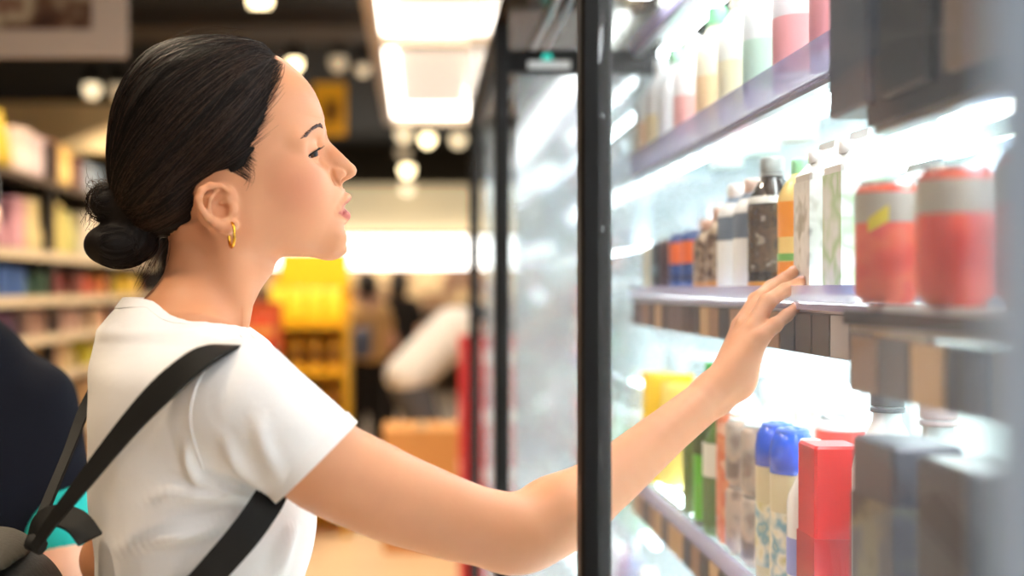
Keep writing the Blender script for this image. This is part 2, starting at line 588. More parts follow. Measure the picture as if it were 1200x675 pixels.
MB().box((.015, -.012, -.02), (.11, .006, .16)).build('print', patch_mat('sign_print', [rgb(226, 160, 30), rgb(120, 70, 20), rgb(236, 180, 60)], 16, seed=1), t)
for sx in (-.09, .09): MB().tube([(sx, 0, .18), (sx, 0, 3.4-t.location.z)], .003, 5).build('wire', DARKM, t)

# ---------------------------------------------------------------- lit counter and fascia at the far end
t = empty('service_counter', (0.0, 16.2, 0))
tag(t, 'long far counter under a cream fascia with a bright white light strip', 'counter')
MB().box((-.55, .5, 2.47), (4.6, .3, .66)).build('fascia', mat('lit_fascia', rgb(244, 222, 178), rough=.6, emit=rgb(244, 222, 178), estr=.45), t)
MB().box((-.55, .30, 1.86), (3.9, .2, .40)).build('light_strip', mat('far_strip', rgb(255, 250, 240), emit=(1, .96, .9, 1), estr=4.5), t)
MB().box((-.55, .32, .5), (4.4, .7, 1.0)).build('base', mat('counter_base', rgb(120, 96, 72), rough=.6), t)
MB().box((-.55, .30, 1.02), (4.5, .8, .05)).build('worktop', mat('counter_top', rgb(190, 170, 146), rough=.4), t)
MB().box((-.55, .74, 1.4), (4.4, .05, .9)).build('rear_panel', patch_mat('counter_back', [rgb(60, 44, 36), rgb(150, 110, 80), rgb(230, 200, 150), rgb(110, 70, 50)], 2.2, seed=5), t)
for sx in (-2.7, 1.6): MB().box((sx, .5, 1.6), (.1, .3, 1.2)).build('post', DARKM, t)

# ================================================================ the drinks cooler
XF = .152            # front face of the frames
XR = .430            # front of the shelf rails
XB = 1.02            # back wall
Y_END = 3.56
cooler = empty('drinks_cooler', (.6, 1.5, 0))
tag(cooler, 'tall black-framed glass-front drinks cooler with lit shelves', 'refrigerator')
def cpart(name, mb, m, parent=None):
    o = mb.build(name, m, parent if parent is not None else cooler)
    if parent is None or parent == cooler: o.location = (-.6, -1.5, 0)
    return o
HEAD_Z = EYE+.52
GLOSSB = mat('gloss_gold_reflection', rgb(84, 56, 30), rough=.16, metal=.75)  # bronze tint stands in for gold reflections on the glossy black header
cpart('header', MB().box((.60, 1.45, HEAD_Z+.14), (.90, 4.25, .28)), GLOSSB)
cpart('header_trim', MB().box((.248, 1.45, HEAD_Z-.004), (.010, 4.2, .010)), STEEL)
cpart('header_trim', MB().box((.275, 1.45, HEAD_Z-.004), (.006, 4.2, .008)), STEEL)
cpart('plinth', MB().box((.60, 1.45, .08), (.88, 4.2, .16)), BLACKM)
cpart('back_panel', MB().box((XB+.02, 1.45, 1.03), (.04, 4.2, 1.76)), WHITE_P)
cpart('deck', MB().box((.60, 1.45, .18), (.84, 4.16, .04)), WHITE_P)
for y in (1.12, 2.365, 3.545):
    cpart('front_post', MB().box((XF+.013, y, 1.03), (.028, .034, 1.74), bev=.003), BLACKM)
cpart('front_post', MB().box((XF+.013, -.62, 1.03), (.028, .034, 1.74), bev=.003), BLACKM)
DOOR_GLASS = glass('door_glass', (.98, .99, .995, 1), .03, fog=.025)
PART_GLASS = glass('partition_glass', (.86, .92, .94, 1), .20, rough=.10, fog=.18)
CLEAR = glass('shelf_glass', (.93, .975, .96, 1), .06)
def door(y0, y1, names, near=None):
    d = cpart('door', MB().box((XF+.016, (y0+y1)/2, HEAD_Z-.03), (.024, y1-y0, .04)), BLACKM)
    MB().box((XF+.016, (y0+y1)/2, .19), (.024, y1-y0, .06)).build('bottom_rail', BLACKM, d)
    for y, w in ((y0+.012, .024), (y1-.012, .024)):
        MB().box((XF+.016, y, 1.03), (.024, w, 1.62)).build('stile', BLACKM, d)
    MB().box((XF+.016, (y0+y1)/2, 1.03), (.005, y1-y0-.04, 1.62)).build('glass_pane', DOOR_GLASS, d)
    return d
d1 = cpart('door', MB().box((XF+.016, .73, HEAD_Z-.03), (.024, .74, .04)), BLACKM)
MB().box((XF+.016, .73, .19), (.024, .74, .06)).build('bottom_rail', BLACKM, d1)
MB().box((XF+.016, .71, 1.03), (.005, .78, 1.62)).build('glass_pane', DOOR_GLASS, d1)
MB().box((XF+.014, .293, 1.03), (.030, .056, 1.66), bev=.004).build('stile', mat('stile_grey', rgb(170, 202, 250), rough=.3), d1)
door(2.39, 3.52, None)
# end panel and the glass partition behind the open bay
cpart('end_panel', MB().box((.60, Y_END, 1.03), (.80, .008, 1.62)), PART_GLASS)
pt = cpart('partition', MB().box((.60, 2.42, 1.03), (.80, .008, 1.55)), PART_GLASS)
MB().box((.60, 2.41, EYE+.455), (.84, .03, .045)).build('partition_rail', BLACKM, pt)
MB().box((.262, 2.392, EYE+.447), (.085, .004, .016)).build('rail_sticker', mat('sticker', rgb(225, 228, 230), rough=.5), pt)
MB().box((.258, 2.390, EYE+.462), (.018, .006, .010)).build('status_light', mat('status_teal', rgb(40, 160, 150), emit=rgb(40, 190, 170), estr=1.2), pt)
cpart('near_end_panel', MB().box((.60, -.66, 1.03), (.84, .03, 1.74)), BLACKM)

RAIL = glass('price_rail_plastic', (.80, .78, .93, 1), .16, rough=.15)
RAILW = mat('rail_lavender', rgb(196, 188, 226), rough=.25, alpha=.55)
LED = mat('cooler_led', rgb(255, 255, 255), emit=(.93, .98, 1.0, 1), estr=26)
card_m = [mat('card_%d' % i, c_, rough=.5) for i, c_ in enumerate([rgb(62, 54, 54), rgb(196, 160, 118), rgb(98, 88, 88), rgb(150, 116, 92), rgb(176, 170, 172), rgb(52, 56, 70)])]
card_me = [MB().box((0, 0, 0), (.003, .052, .043)).mesh('price_card', m) for m in card_m]
def shelf(z, xf, y0, y1, railh=.027, cards=True, led=True, railm=RAILW, plate=CLEAR, depth=None, cardh=-.045):
    xb = XB if depth is None else xf+depth
    s_ = MB().box(((xf+xb)/2+.008, (y0+y1)/2, z), (xb-xf-.02, y1-y0, .008)).build('shelf', plate, cooler)
    s_.location = (-.6, -1.5, 0)
    MB().box((xf, (y0+y1)/2, z+railh/2-.012), (.006, y1-y0, railh)).build('price_rail', railm, s_)
    MB().box((xf+.010, (y0+y1)/2, z-.012), (.014, y1-y0, .012)).build('shelf_lip', STEEL, s_)
    if led:
        MB().box((xf+.060, (y0+y1)/2, z-.011), (.014, y1-y0-.02, .008)).build('led_strip', LED, s_)
        MB().box((min(xf+.46, XB-.06), (y0+y1)/2, z-.011), (.020, y1-y0-.02, .008)).build('added_rear_led', LED, s_)  # added strip, brightens the back wall behind the goods
    if cards:
        n = int((y1-y0)/.058)
        for i in range(n):
            o = inst('price_card', card_me[random.choice((0, 1, 1, 2, 3, 4, 5))], (xf-.001, y0+.035+i*(y1-y0-.02)/n, z-.012+cardh+.019), s_)
        MB().box((xf+.004, (y0+y1)/2, z-.012+cardh+.019), (.003, y1-y0, .046)).build('card_strip', mat('card_backing', rgb(84, 76, 80), rough=.4), s_)
    return s_
OPEN = (1.005, 2.405)
Z_TOP, Z_UP, Z_MID, Z_LOW, Z_BOT = EYE+.50, EYE+.235, EYE-.012, EYE-.385, EYE-.80
shelf(Z_TOP-.02, XR, *OPEN, cards=False)
shelf(Z_UP, XR, *OPEN, railh=.045, cards=False)
shelf(Z_MID, XR, *OPEN)
shelf(Z_LOW, XR, *OPEN)
shelf(Z_BOT, XR-.02, *OPEN, cards=False)
# nearer bay, shelves stand further forward
DK_PLATE = mat('dark_shelf', rgb(48, 48, 54), rough=.4)
NEAR = (-.55, .990)
XN = .355
shelf(EYE-.018, XN, *NEAR, railm=mat('rail_navy', rgb(40, 44, 58), rough=.35), plate=WHITE_P, railh=.012, cardh=-.05)
shelf(EYE+.145, XN+.02, *NEAR, railm=DK_PLATE, plate=DK_PLATE, railh=.055, cards=False)
shelf(EYE-.36, XN, *NEAR, cards=True, plate=WHITE_P)
shelf(EYE+.40, XN+.02, *NEAR, cards=False, plate=WHITE_P)
shelf(EYE-.80, XN, *NEAR, cards=False, plate=WHITE_P)
cpart('bay_divider', MB().box((.70, .995, 1.03), (.62, .010, 1.62)), CLEAR)
# third bay, seen through the partition
for z in (EYE+.40, EYE+.10, EYE-.20, EYE-.52, EYE-.85):
    shelf(z, XR, 2.44, 3.53, cards=False)
cpart('added_canopy_led', MB().box((.385, .80, HEAD_Z-.010), (.035, 2.55, .014)), mat('added_canopy_led', rgb(255, 255, 255), emit=(.95, .98, 1.0, 1), estr=17))  # added strip out of view, brightens the goods' fronts, the hand and face
# ================================================================ goods
_mc = [0]
def pm(c_, rough=.3, **k):
    return mat('goods_%02x%02x%02x_%s' % (c_[0], c_[1], c_[2], str(rough)+str(sorted(k.items()))), rgb(*c_), rough=rough, **k)
CAP_T = {}
def bottle(name, loc, h, r, body, cap, lab=None, l0=.25, l1=.6, neck=.38, shoulder=.62, capc=None, label=None, group=None, cat='bottle', square=False, waist=0.0):
    nr = r*neck
    if square:
        prof = [(r*.9, 0), (r, .01*h), (r, shoulder*h), (r*.93, (shoulder+.03)*h), (nr*1.05, (shoulder+.17)*h), (nr, .88*h), (nr, .9*h)]
    else:
        prof = [(r*.86, 0), (r*.97, .012*h), (r, .05*h), (r*(1-waist), .3*h), (r, .5*h), (r, shoulder*h), (r*.93, (shoulder+.05)*h), (r*.72, (shoulder+.12)*h), (nr*1.08, (shoulder+.2)*h), (nr, .88*h), (nr, .9*h)]
    o = MB().lathe((0, 0, 0), prof, 20).build(name, body, None, loc)
    MB().lathe((0, 0, 0), [(nr*1.22, .885*h), (nr*1.25, .89*h), (nr*1.25, .985*h), (nr*1.12, h)], 16).build('cap', cap, o)
    MB().lathe((0, 0, 0), [(nr*1.3, .86*h), (nr*1.3, .878*h)], 16).build('neck_ring', cap, o)
    if lab is not None:
        MB().lathe((0, 0, 0), [(r*1.012, l0*h), (r*1.016, l0*h+.002), (r*1.016, l1*h-.002), (r*1.012, l1*h)], 20, cap=False).build('paper_label', lab, o)
    return tag(o, label, cat, group)
def can(name, loc, h, r, body, lid=None, band=None, label=None, group=None, b0=.3, b1=.6):
    lid = lid or pm((205, 208, 212), .25, metal=.7)
    o = MB().lathe((0, 0, 0), [(r*.78, 0), (r*.8, .004), (r, .03*h+.006), (r, .9*h), (r*.9, .955*h), (r*.82, .97*h)], 22).build(name, body, None, loc)
    MB().lathe((0, 0, 0), [(r*.83, .965*h), (r*.84, h), (r*.78, h), (r*.76, .985*h), (.001, .985*h)], 22, cap=False).build('lid', lid, o)
    if band is not None:
        MB().lathe((0, 0, 0), [(r*1.01, b0*h), (r*1.014, b0*h+.002), (r*1.014, b1*h-.002), (r*1.01, b1*h)], 22, cap=False).build('printed_band', band, o)
    return tag(o, label, 'can', group)
def carton(name, loc, h, d, body, face=None, cap=None, label=None, group=None, gable=True, cat='carton', rz=0.0, f0=.2, f1=.6):
    w, l = d
    b = MB()
    hb = h*.8 if gable else h
    b.box((0, 0, hb/2), (w, l, hb), bev=.003)
    if gable:
        x, y = w/2-.002, l/2-.002
        vs = [(-x, -y, hb-.001), (x, -y, hb-.001), (x, y, hb-.001), (-x, y, hb-.001), (-.003, -y, h*.95), (.003, -y, h*.95), (.003, y, h*.95), (-.003, y, h*.95), (-.002, -y, h), (.002, -y, h), (.002, y, h), (-.002, y, h)]
        b._add(vs, [(0, 1, 5, 4), (1, 2, 6, 5), (2, 3, 7, 6), (3, 0, 4, 7), (4, 5, 9, 8), (5, 6, 10, 9), (6, 7, 11, 10), (7, 4, 8, 11), (8, 9, 10, 11)])
    o = b.build(name, body, None, loc, rz)
    if face is not None:
        MB().box((0, 0, (f0+f1)/2*h), (w+.0016, l+.0016, (f1-f0)*h)).build('printed_panel', face, o)
    if cap is not None:
        MB().lathe((-w*.22, 0, hb+h*.06), [(w*.16, 0), (w*.16, h*.07), (w*.13, h*.08)], 14).build('cap', cap, o)
    return tag(o, label, cat, group)
def pouch(name, loc, h, w, d, body, face=None, label=None, group=None, rz=0.0, tilt=0.0, cat='pouch'):
    prof = [(0, .35), (.06, .9), (.2, 1.0), (.5, .85), (.8, .45), (.93, .14), (1.0, .08)]
    vs, fs = [], []
    for t_, k in prof:
        ww = w/2*(1-.06*math.sin(math.pi*t_))
        dd = d/2*k
        for q in range(12):
            a = 2*math.pi*q/12
            cx_, sx_ = math.cos(a), math.sin(a)
            vs.append((math.copysign(abs(cx_)**.6, cx_)*dd, math.copysign(abs(sx_)**.6, sx_)*ww, t_*h))
    n = len(prof)
    for i in range(n-1):
        for q in range(12): fs.append((i*12+q, i*12+(q+1) % 12, (i+1)*12+(q+1) % 12, (i+1)*12+q))
    fs += [tuple(range(11, -1, -1)), tuple((n-1)*12+q for q in range(12))]
    o = MB()._add(vs, fs, 0, True).build(name, body, None, loc, rz)
    o.rotation_euler = (0, tilt, rz)
    if face is not None:
        MB().box((-d*.40, 0, h*.42), (d*.25, w*.62, h*.34), bev=.004).build('printed_panel', face, o)
    MB().box((0, 0, h*.975), (.004, w*.99, h*.05)).build('top_seal', body, o)
    return tag(o, label, cat, group)

def on(x, X, z):
    """goods standing on a cooler shelf: pixel column on the line X"""
    Y = X*F/(x-VX)
    return (X, Y, z)
zt = .0045
ZM = Z_MID+zt; ZL = Z_LOW+zt; ZU = Z_UP+zt
SILV = pm((190, 194, 198), .25, metal=.6)
# --- middle shelf, from the partition towards the camera
X0 = .474
carton('juice_box', on(770, X0, ZM), .090, (.05, .045), pm((214, 200, 176)), label='small beige drink box beside the glass partition on the middle shelf', gable=False)
carton('juice_box', on(780, X0, ZM), .094, (.05, .045), pm((30, 34, 44)), face=pm((90, 110, 120)), label='small black drink box on the middle shelf', gable=False, f0=.35, f1=.55)
can('drink_can', on(788, X0, ZM), .098, .026, pm((72, 50, 52), .3), label='dark brown slim can next to the blue cans')
for i, x in enumerate((802, 817)):
    can('drink_can', on(x, X0, ZM), .104, .0265, pm((52, 80, 138), .3), band=pm((236, 110, 50), .4), lid=pm((60, 70, 110), .3), b0=.48, b1=.84, label='blue can with an orange emblem on the middle shelf', group='blue cans on the middle shelf')
    MB().lathe((0, 0, 0), [(.0269, .02), (.0269, .030)], 20, cap=False).build('base_band', pm((40, 50, 90)), COL.objects[-1].parent)
for i, (x, lbx) in enumerate(((833, 'short'), (848, 'taller'))):
    bottle('coffee_bottle', on(x, X0, ZM), .118+.014*i, .028, patch_mat('mocha_print_%d' % i, [rgb(52, 38, 32), rgb(120, 92, 72), rgb(196, 174, 150), rgb(60, 46, 40)], 60, .35, i), pm((214, 170, 150)), lab=pm((196, 132, 66)), l0=.04, l1=.14,
           shoulder=.66, neck=.5, label='%s brown patterned coffee bottle with a pinkish cap' % lbx)
for i, x in enumerate((866, 886)):
    bottle('tea_bottle', on(x, X0, ZM), .160, .031, pm((112, 124, 142), .2), pm((236, 226, 222)) if i == 0 else pm((228, 196, 182)), lab=pm((244, 246, 248), .5), l0=.02, l1=.48, neck=.42, shoulder=.70,
           label='grey-blue tea bottle with white label and %s cap' % ('white' if i == 0 else 'pale pink'), group='grey tea bottles on the middle shelf')
    o_ = COL.objects[-1].parent
    MB().lathe((0, 0, 0), [(.0315, .112), (.0300, .120), (.0226, .1315)], 20, cap=False).build('shoulder_sleeve', pm((240, 240, 242)), o_)
# the dark bottle in front of the hand
DK = mat('cola_bottle', rgb(44, 36, 32), rough=.12, spec=.7, coat=.4)
bo = bottle('cola_bottle', on(905, X0, ZM), .182, .0315, DK, mat('cap_smoke', rgb(150, 152, 150), rough=.15), lab=patch_mat('cola_print', [rgb(40, 32, 28), rgb(96, 76, 56), rgb(60, 48, 40), rgb(150, 140, 128)], 70, .25, 2), l0=.16, l1=.64,
            neck=.40, shoulder=.66, label='tall dark ribbed bottle with a clear grey cap by the reaching hand')
MB().lathe((0, 0, 0), [(.0322, .004), (.0322, .016)], 20, cap=False).build('amber_band', pm((206, 140, 54)), bo)
MB().lathe((0, 0, 0), [(.0322, .1195), (.031, .1265), (.0275, .132)], 20, cap=False).build('shoulder_band', pm((226, 228, 228)), bo)
bo = bottle('juice_bottle', on(941, X0+.004, ZM), .168, .030, pm((252, 222, 140), .25), pm((150, 220, 170)), lab=pm((250, 160, 30), .4), l0=.42, l1=.68, shoulder=.70, label='orange juice bottle with a green cap behind the fingertips')
MB().lathe((0, 0, 0), [(.0306, .004), (.0306, .040)], 20, cap=False).build('fruit_band', pm((248, 150, 40)), bo)
MB().lathe((0, 0, 0), [(.0306, .041), (.0306, .050)], 20, cap=False).build('leaf_band', pm((120, 190, 90)), bo)
carton('milk_carton', on(971, X0+.006, ZM), .178, (.062, .056), pm((214, 212, 208), .4), face=patch_mat('carton_print_grey', [rgb(150, 146, 150), rgb(222, 220, 216), rgb(236, 234, 230), rgb(170, 166, 150)], 24, .4, 4), cap=pm((244, 246, 250)), label='grey-white gable carton beside the orange juice bottle', f0=.06, f1=.74)
carton('milk_carton', on(1009, X0+.006, ZM), .178, (.062, .056), pm((236, 240, 244), .4), face=patch_mat('carton_print_green', [rgb(240, 244, 246), rgb(226, 234, 230), rgb(180, 214, 170), rgb(236, 240, 244)], 20, .4, 5), cap=pm((244, 246, 250)), label='white gable carton with a pale green mark on the middle shelf', f0=.06, f1=.74)
MB().box((0, 0, .006), (.0635, .0575, .010)).build('blue_foot_band', pm((90, 140, 200)), COL.objects[-1].parent)
# second row deeper in
for i, (x, X, h, c_, w) in enumerate([(800, .62, .12, (50, 52, 64), 'charcoal'), (822, .62, .15, (44, 44, 58), 'ink-blue'), (842, .61, .17, (40, 52, 92), 'navy'), (868, .61, .18, (176, 90, 110), 'rose'), (892, .60, .17, (52, 46, 44), 'black'), (925, .60, .17, (226, 220, 206), 'cream'), (962, .58, .175, (230, 236, 240), 'pale grey')]):
    bottle('soda_bottle', on(x, X, ZM), h, .030, pm(c_, .25), pm((230, 230, 230)), lab=pm(tuple(min(255, int(v*1.25+20)) for v in c_), .5), label='%s bottle in the rear row of the middle shelf' % w)
# --- upper shelf
up = [(762, .21, (246, 244, 240), (240, 150, 80), (240, 240, 236), 'white bottle with an orange foot label by the partition'), (776, .205, (248, 246, 244), (240, 200, 120), (236, 238, 240), 'white bottle with a yellow label on the upper shelf'),
      (792, .20, (248, 248, 248), (236, 236, 240), (120, 190, 140), 'plain white bottle with a green cap on the upper shelf'), (812, .195, (250, 244, 242), (226, 110, 100), (236, 230, 230), 'white bottle with a red figure label on the upper shelf'),
      (840, .205, (250, 240, 214), (244, 176, 90), (90, 190, 120), 'cream bottle with an orange label and bright green cap'), (868, .20, (250, 248, 238), (244, 220, 150), (246, 236, 200), 'ivory bottle with a pale yellow label on the upper shelf'),
      (900, .205, (244, 248, 246), (160, 214, 180), (110, 190, 150), 'white bottle with a mint label on the upper shelf'), (938, .205, (248, 240, 240), (232, 96, 96), (90, 110, 180), 'white bottle with a red label and blue cap on the upper shelf'),
      (985, .20, (240, 236, 240), (220, 70, 80), (200, 60, 70), 'white bottle with a crimson label nearest the bay divider')]
for x, h, bc, lc, cc, lb in up:
    lc = tuple(int(v*.55+255*.45) for v in lc); cc = tuple(int(v*.7+255*.3) for v in cc)  # label and cap colours bleached towards white as if overlit
    bottle('dairy_bottle', on(x, X0, ZU), h, .033, pm(bc, .3), pm(cc), lab=pm(lc, .5), l0=.12, l1=.46, shoulder=.64, label=lb)
for x, h, bc, lb in [(815, .19, (244, 246, 250), 'tall white carton in the rear row of the upper shelf'), (850, .19, (250, 250, 250), 'plain white carton behind the green-capped bottle'), (890, .19, (236, 244, 240), 'pale mint carton in the rear row of the upper shelf'), (930, .19, (250, 236, 230), 'blush carton in the rear row of the upper shelf')]:
    carton('milk_carton', on(x, .62, ZU), h, (.06, .07), pm(bc, .4), label=lb)
# --- lower shelf
pouch('snack_pouch', on(782, .485, ZL), .215, .11, .055, pm((250, 206, 40), .35), face=pm((248, 150, 190), .4), rz=.9, label='yellow snack pouch with a pink panel behind the wrist')
pouch('snack_pouch', on(800, .50, ZL), .20, .10, .05, pm((250, 226, 120), .35), rz=.7, label='pale yellow snack pouch behind the wrist')
bottle('green_tea_bottle', on(818, .475, ZL), .17, .026, pm((96, 120, 60), .2), pm((70, 160, 70)), label='short olive bottle on the lower shelf')
gb = bottle('green_tea_bottle', on(838, .475, ZL), .262, .034, pm((78, 92, 48), .15), pm((60, 160, 70)), lab=pm((98, 190, 40), .35), l0=.05, l1=.44, label='large green tea bottle with a lime green label under the forearm')
gb = bottle('green_tea_bottle', on(846, .470, ZL), .215, .029, pm((96, 128, 66), .15), pm((232, 230, 40)), lab=pm((238, 240, 232), .4), l0=.42, l1=.66, label='small green bottle with a yellow cap and white label')
can('slim_can', on(857, .468, ZL), .200, .022, patch_mat('orange_print', [rgb(240, 170, 130), rgb(226, 120, 80), rgb(250, 214, 190)], 40, .35, 6), label='tall slim orange can beside the grey cans')
for i, x in enumerate((873, 892)):
    for k in range(2):
        can('stacked_can', (on(x, .470, ZL)[0], on(x, .470, ZL)[1], ZL+k*.0965), .096, .0275, patch_mat('greige_can_%d%d' % (i, k), [rgb(150, 136, 130), rgb(190, 178, 170), rgb(206, 186, 172), rgb(130, 118, 116)], 26, .3, 8+i+k),
            label='greige can %s of the stacked pair beside the %s' % ('on top' if k else 'at the foot', 'orange can' if i == 0 else 'blue-topped bottles'), group='stacked greige cans')
for i, x in enumerate((911, 929)):
    bo = bottle('sports_bottle', on(x, .468, ZL), .205, .0275, pm((214, 204, 168), .3), pm((70, 110, 220)), lab=patch_mat('sport_print_%d' % i, [rgb(220, 212, 180), rgb(120, 170, 190), rgb(236, 230, 210), rgb(200, 190, 120)], 30, .4, 11+i), l0=.1, l1=.5, shoulder=.72, neck=.6,
                label='cream bottle with a domed blue top', group='blue-topped bottles on the lower shelf')
    MB().lathe((0, 0, 0), [(.0282, .150), (.0282, .175), (.026, .190), (.020, .200), (.010, .207), (.001, .2085)], 20).build('blue_dome', pm((40, 92, 228), .2), bo)
bottle('water_bottle', on(950, .468, ZL), .20, .0275, pm((240, 244, 248), .2), pm((250, 250, 250)), lab=pm((150, 160, 226), .4), l0=.2, l1=.42, label='white bottle with a violet label beside the red carton')
carton('tall_carton', on(973, .466, ZL), .205, (.055, .060), pm((218, 30, 36), .3), face=pm((190, 16, 26), .3), label='tall bright red carton on the lower shelf', gable=False, f0=.08, f1=.5)
can('drink_can', on(985, .60, ZL), .20, .034, pm((232, 226, 222), .3), band=pm((226, 60, 50), .35), b0=.78, b1=.9, label='white canister with a red ring behind the red carton')
for i, (x, X) in enumerate([(770, .62), (800, .62), (835, .61), (870, .60), (905, .60), (940, .60), (960, .59)]):
    bottle('milk_bottle', on(x, X, ZL), .23-.01*(i % 3), .036, pm((246, 246, 240), .3), pm((240, 240, 240)), label='white milk bottle in the rear row of the lower shelf', group='white milk bottles in the rear row of the lower shelf')
# --- bottom shelf: white tubs and tubes
ZB = Z_BOT+zt
bt = [(706, .46, .25, (240, 244, 246)), (722, .46, .24, (236, 240, 246)), (740, .46, .25, (70, 60, 150)), (760, .455, .24, (236, 206, 226)), (785, .455, .25, (240, 110, 150)), (815, .455, .25, (244, 200, 214)), (850, .455, .25, (244, 244, 246)), (890, .455, .25, (230, 226, 240))]
for (x, X, h, c_), w in zip(bt, ['white with a rounded lid', 'pale grey', 'violet', 'lilac', 'hot pink', 'baby pink', 'plain white', 'lavender']):
    bottle('lotion_bottle', on(x, X, ZB), h, .036, pm(c_, .3), pm((244, 244, 246)), label='%s bottle on the bottom shelf of the cooler' % w, shoulder=.7)
# --- nearer bay
NZ = EYE-.018+zt
for i, x in enumerate((1040, 1118, 1215)):
    co = can('soda_can', on(x, .382, NZ), .100, .0255, patch_mat('red_can_print_%d' % i, [rgb(206, 60, 50), rgb(226, 84, 66), rgb(232, 110, 80), rgb(214, 60, 70)], 18, .3, 20+i), band=pm((176, 172, 160), .3), b0=.66, b1=.9,
             label=['red soda can with grey top and yellow leaf beside the bay divider', 'red soda can second from the bay divider', 'red soda can third from the bay divider'][i], group='red soda cans in the nearer bay')
    if i == 0:                                                    # slanted yellow leaf wrapped on the can
        vs, fs = [], []
        for q in range(5):
            a_ = math.radians(215+9*q)
            for zz_, r_ in ((.058+.0022*q, .0258), (.069+.0028*q, .0258), (.069+.0028*q, .0264), (.058+.0022*q, .0264)): vs.append((r_*math.cos(a_), r_*math.sin(a_), zz_))
        for q in range(4):
            for k in range(4): fs.append((q*4+k, q*4+(k+1) % 4, q*4+4+(k+1) % 4, q*4+4+k))
        fs += [(0, 3, 2, 1), (16, 17, 18, 19)]
        MB()._add(vs, fs).build('yellow_leaf', pm((222, 206, 60), .4), co)
carton('milk_carton', on(1085, .46, NZ), .128, (.06, .075), pm((232, 240, 246), .4), face=pm((236, 222, 110), .4), label='white carton with a yellow panel behind the red cans', gable=True, f0=.55, f1=.72)
carton('milk_carton', on(1180, .46, NZ), .13, (.06, .075), pm((196, 220, 238), .4), label='pale blue carton behind the red cans', gable=True)
carton('juice_box', on(1052, .56, NZ), .11, (.05, .07), pm((150, 180, 206), .4), label='steel blue box in the rear row of the nearer bay', gable=False)
NL = EYE-.36+zt
carton('wine_box', on(1062, .387, NL), .235, (.055, .085), pm((66, 66, 76), .35), face=patch_mat('slate_print', [rgb(52, 50, 58), rgb(80, 80, 92), rgb(120, 116, 90), rgb(50, 46, 50)], 14, .4, 31), label='tall slate grey box beside the red carton', gable=False, f0=.1, f1=.8)
carton('wine_box', on(1150, .387, NL), .235, (.055, .085), pm((44, 40, 42), .35), label='tall black box in the nearer bay', gable=False)
carton('wine_box', on(1275, .387, NL), .235, (.055, .085), pm((96, 82, 80), .35), label='tall taupe box in the nearer bay', gable=False)
for i, x in enumerate((1040, 1100)):
    bottle('milk_bottle', on(x, .50, NL), .26, .036, pm((246, 246, 248), .3), pm((236, 200, 200)) if i else pm((90, 90, 96)), label='white milk bottle with a %s cap in the nearer bay' % ('pink' if i else 'grey'))
UZ = EYE+.145+.0045
for i, (x, c_, w) in enumerate([(1040, (70, 78, 96), 'slate blue'), (1110, (36, 36, 42), 'black'), (1200, (120, 104, 96), 'taupe')]):
    carton('gift_box', on(x, .40, UZ), .18, (.07, .09), pm(c_, .4), label='%s box on the dark shelf of the nearer bay' % w, gable=False)
# --- third bay behind the partition
b3 = [(2.55, EYE-.516, .25, (176, 216, 160), 'pale green bottle behind the partition, on the lower shelf'), (2.66, EYE-.516, .24, (150, 206, 150), 'mint bottle behind the partition, on the lower shelf'), (2.60, EYE-.196, .22, (196, 214, 214), 'misty grey bottle behind the partition, middle shelf'),
      (2.74, EYE-.196, .22, (150, 176, 190), 'blue-grey bottle behind the partition, middle shelf'), (2.9, EYE-.196, .22, (176, 190, 196), 'silver-grey bottle behind the partition, middle shelf'), (2.6, EYE+.104, .24, (240, 246, 250), 'tall white bottle behind the partition, upper shelf'), (2.78, EYE+.104, .24, (226, 232, 240), 'off-white bottle behind the partition, upper shelf'),
      (2.95, EYE+.104, .24, (210, 220, 230), 'ice-grey bottle behind the partition, upper shelf'), (2.85, EYE-.516, .24, (200, 220, 200), 'sage bottle behind the partition, lower shelf')]
for Y, z, h, c_, lb in b3:
    bottle('dairy_bottle', (X0, Y, z), h, .036, pm(c_, .3), pm((236, 240, 240)), label=lb)
for i, Y in enumerate((3.05, 3.14, 3.23, 3.32, 3.41)):
    for k, z in enumerate((EYE-.196, EYE-.516)):
        carton('tea_carton', (X0, Y, z), .2, (.06, .075), pm((196, 44, 56), .35), face=pm((236, 190, 180), .4), f0=.4, f1=.55, label='red carton behind the closed door, %s shelf of the last bay' % ('middle' if k == 0 else 'lower'), group='red cartons in the last bay, %s shelf' % ('middle' if k == 0 else 'lower'), gable=False)

# ================================================================ tall shelves on the left
XL = -1.60
gond = empty('grocery_shelves', (XL-.2, 5.5, 0))
tag(gond, 'long black grocery shelving unit with price strips behind the woman', 'shelving')
def gpart(name, mb, m, parent=None):
    o = mb.build(name, m, parent or gond)
    if parent is None: o.location = (-gond.location.x, -gond.location.y, 0)
    return o
for y in (4.23, 5.23, 6.23, 7.23):
    gpart('post', MB().box((XL-.02, y, 1.0), (.05, .05, 2.0)), DARKM)
gpart('back_panel', MB().box((XL-.42, 5.5, .98), (.03, 3.5, 1.95)), mat('gondola_back', rgb(54, 46, 40), rough=.7))
gpart('base', MB().box((XL-.2, 5.5, .06), (.44, 3.5, .12)), DARKM)
LEVELS = [1.82, 1.505, 1.315, 1.15, .98, .72, .42]
STRIP = mat('price_strip', rgb(226, 208, 176), rough=.5)
for z in LEVELS:
    sh = gpart('shelf', MB().box((XL-.2, 5.5, z), (.42, 3.46, .025)), DARKM)
    MB().box((XL+.014, 5.5, z+.002), (.006, 3.4, .040)).build('price_strip', STRIP, sh) if z < 1.8 else MB().box((XL+.014, 5.5, z+.002), (.006, 3.4, .026)).build('price_strip', mat('strip_dark', rgb(96, 80, 64), rough=.5), sh)
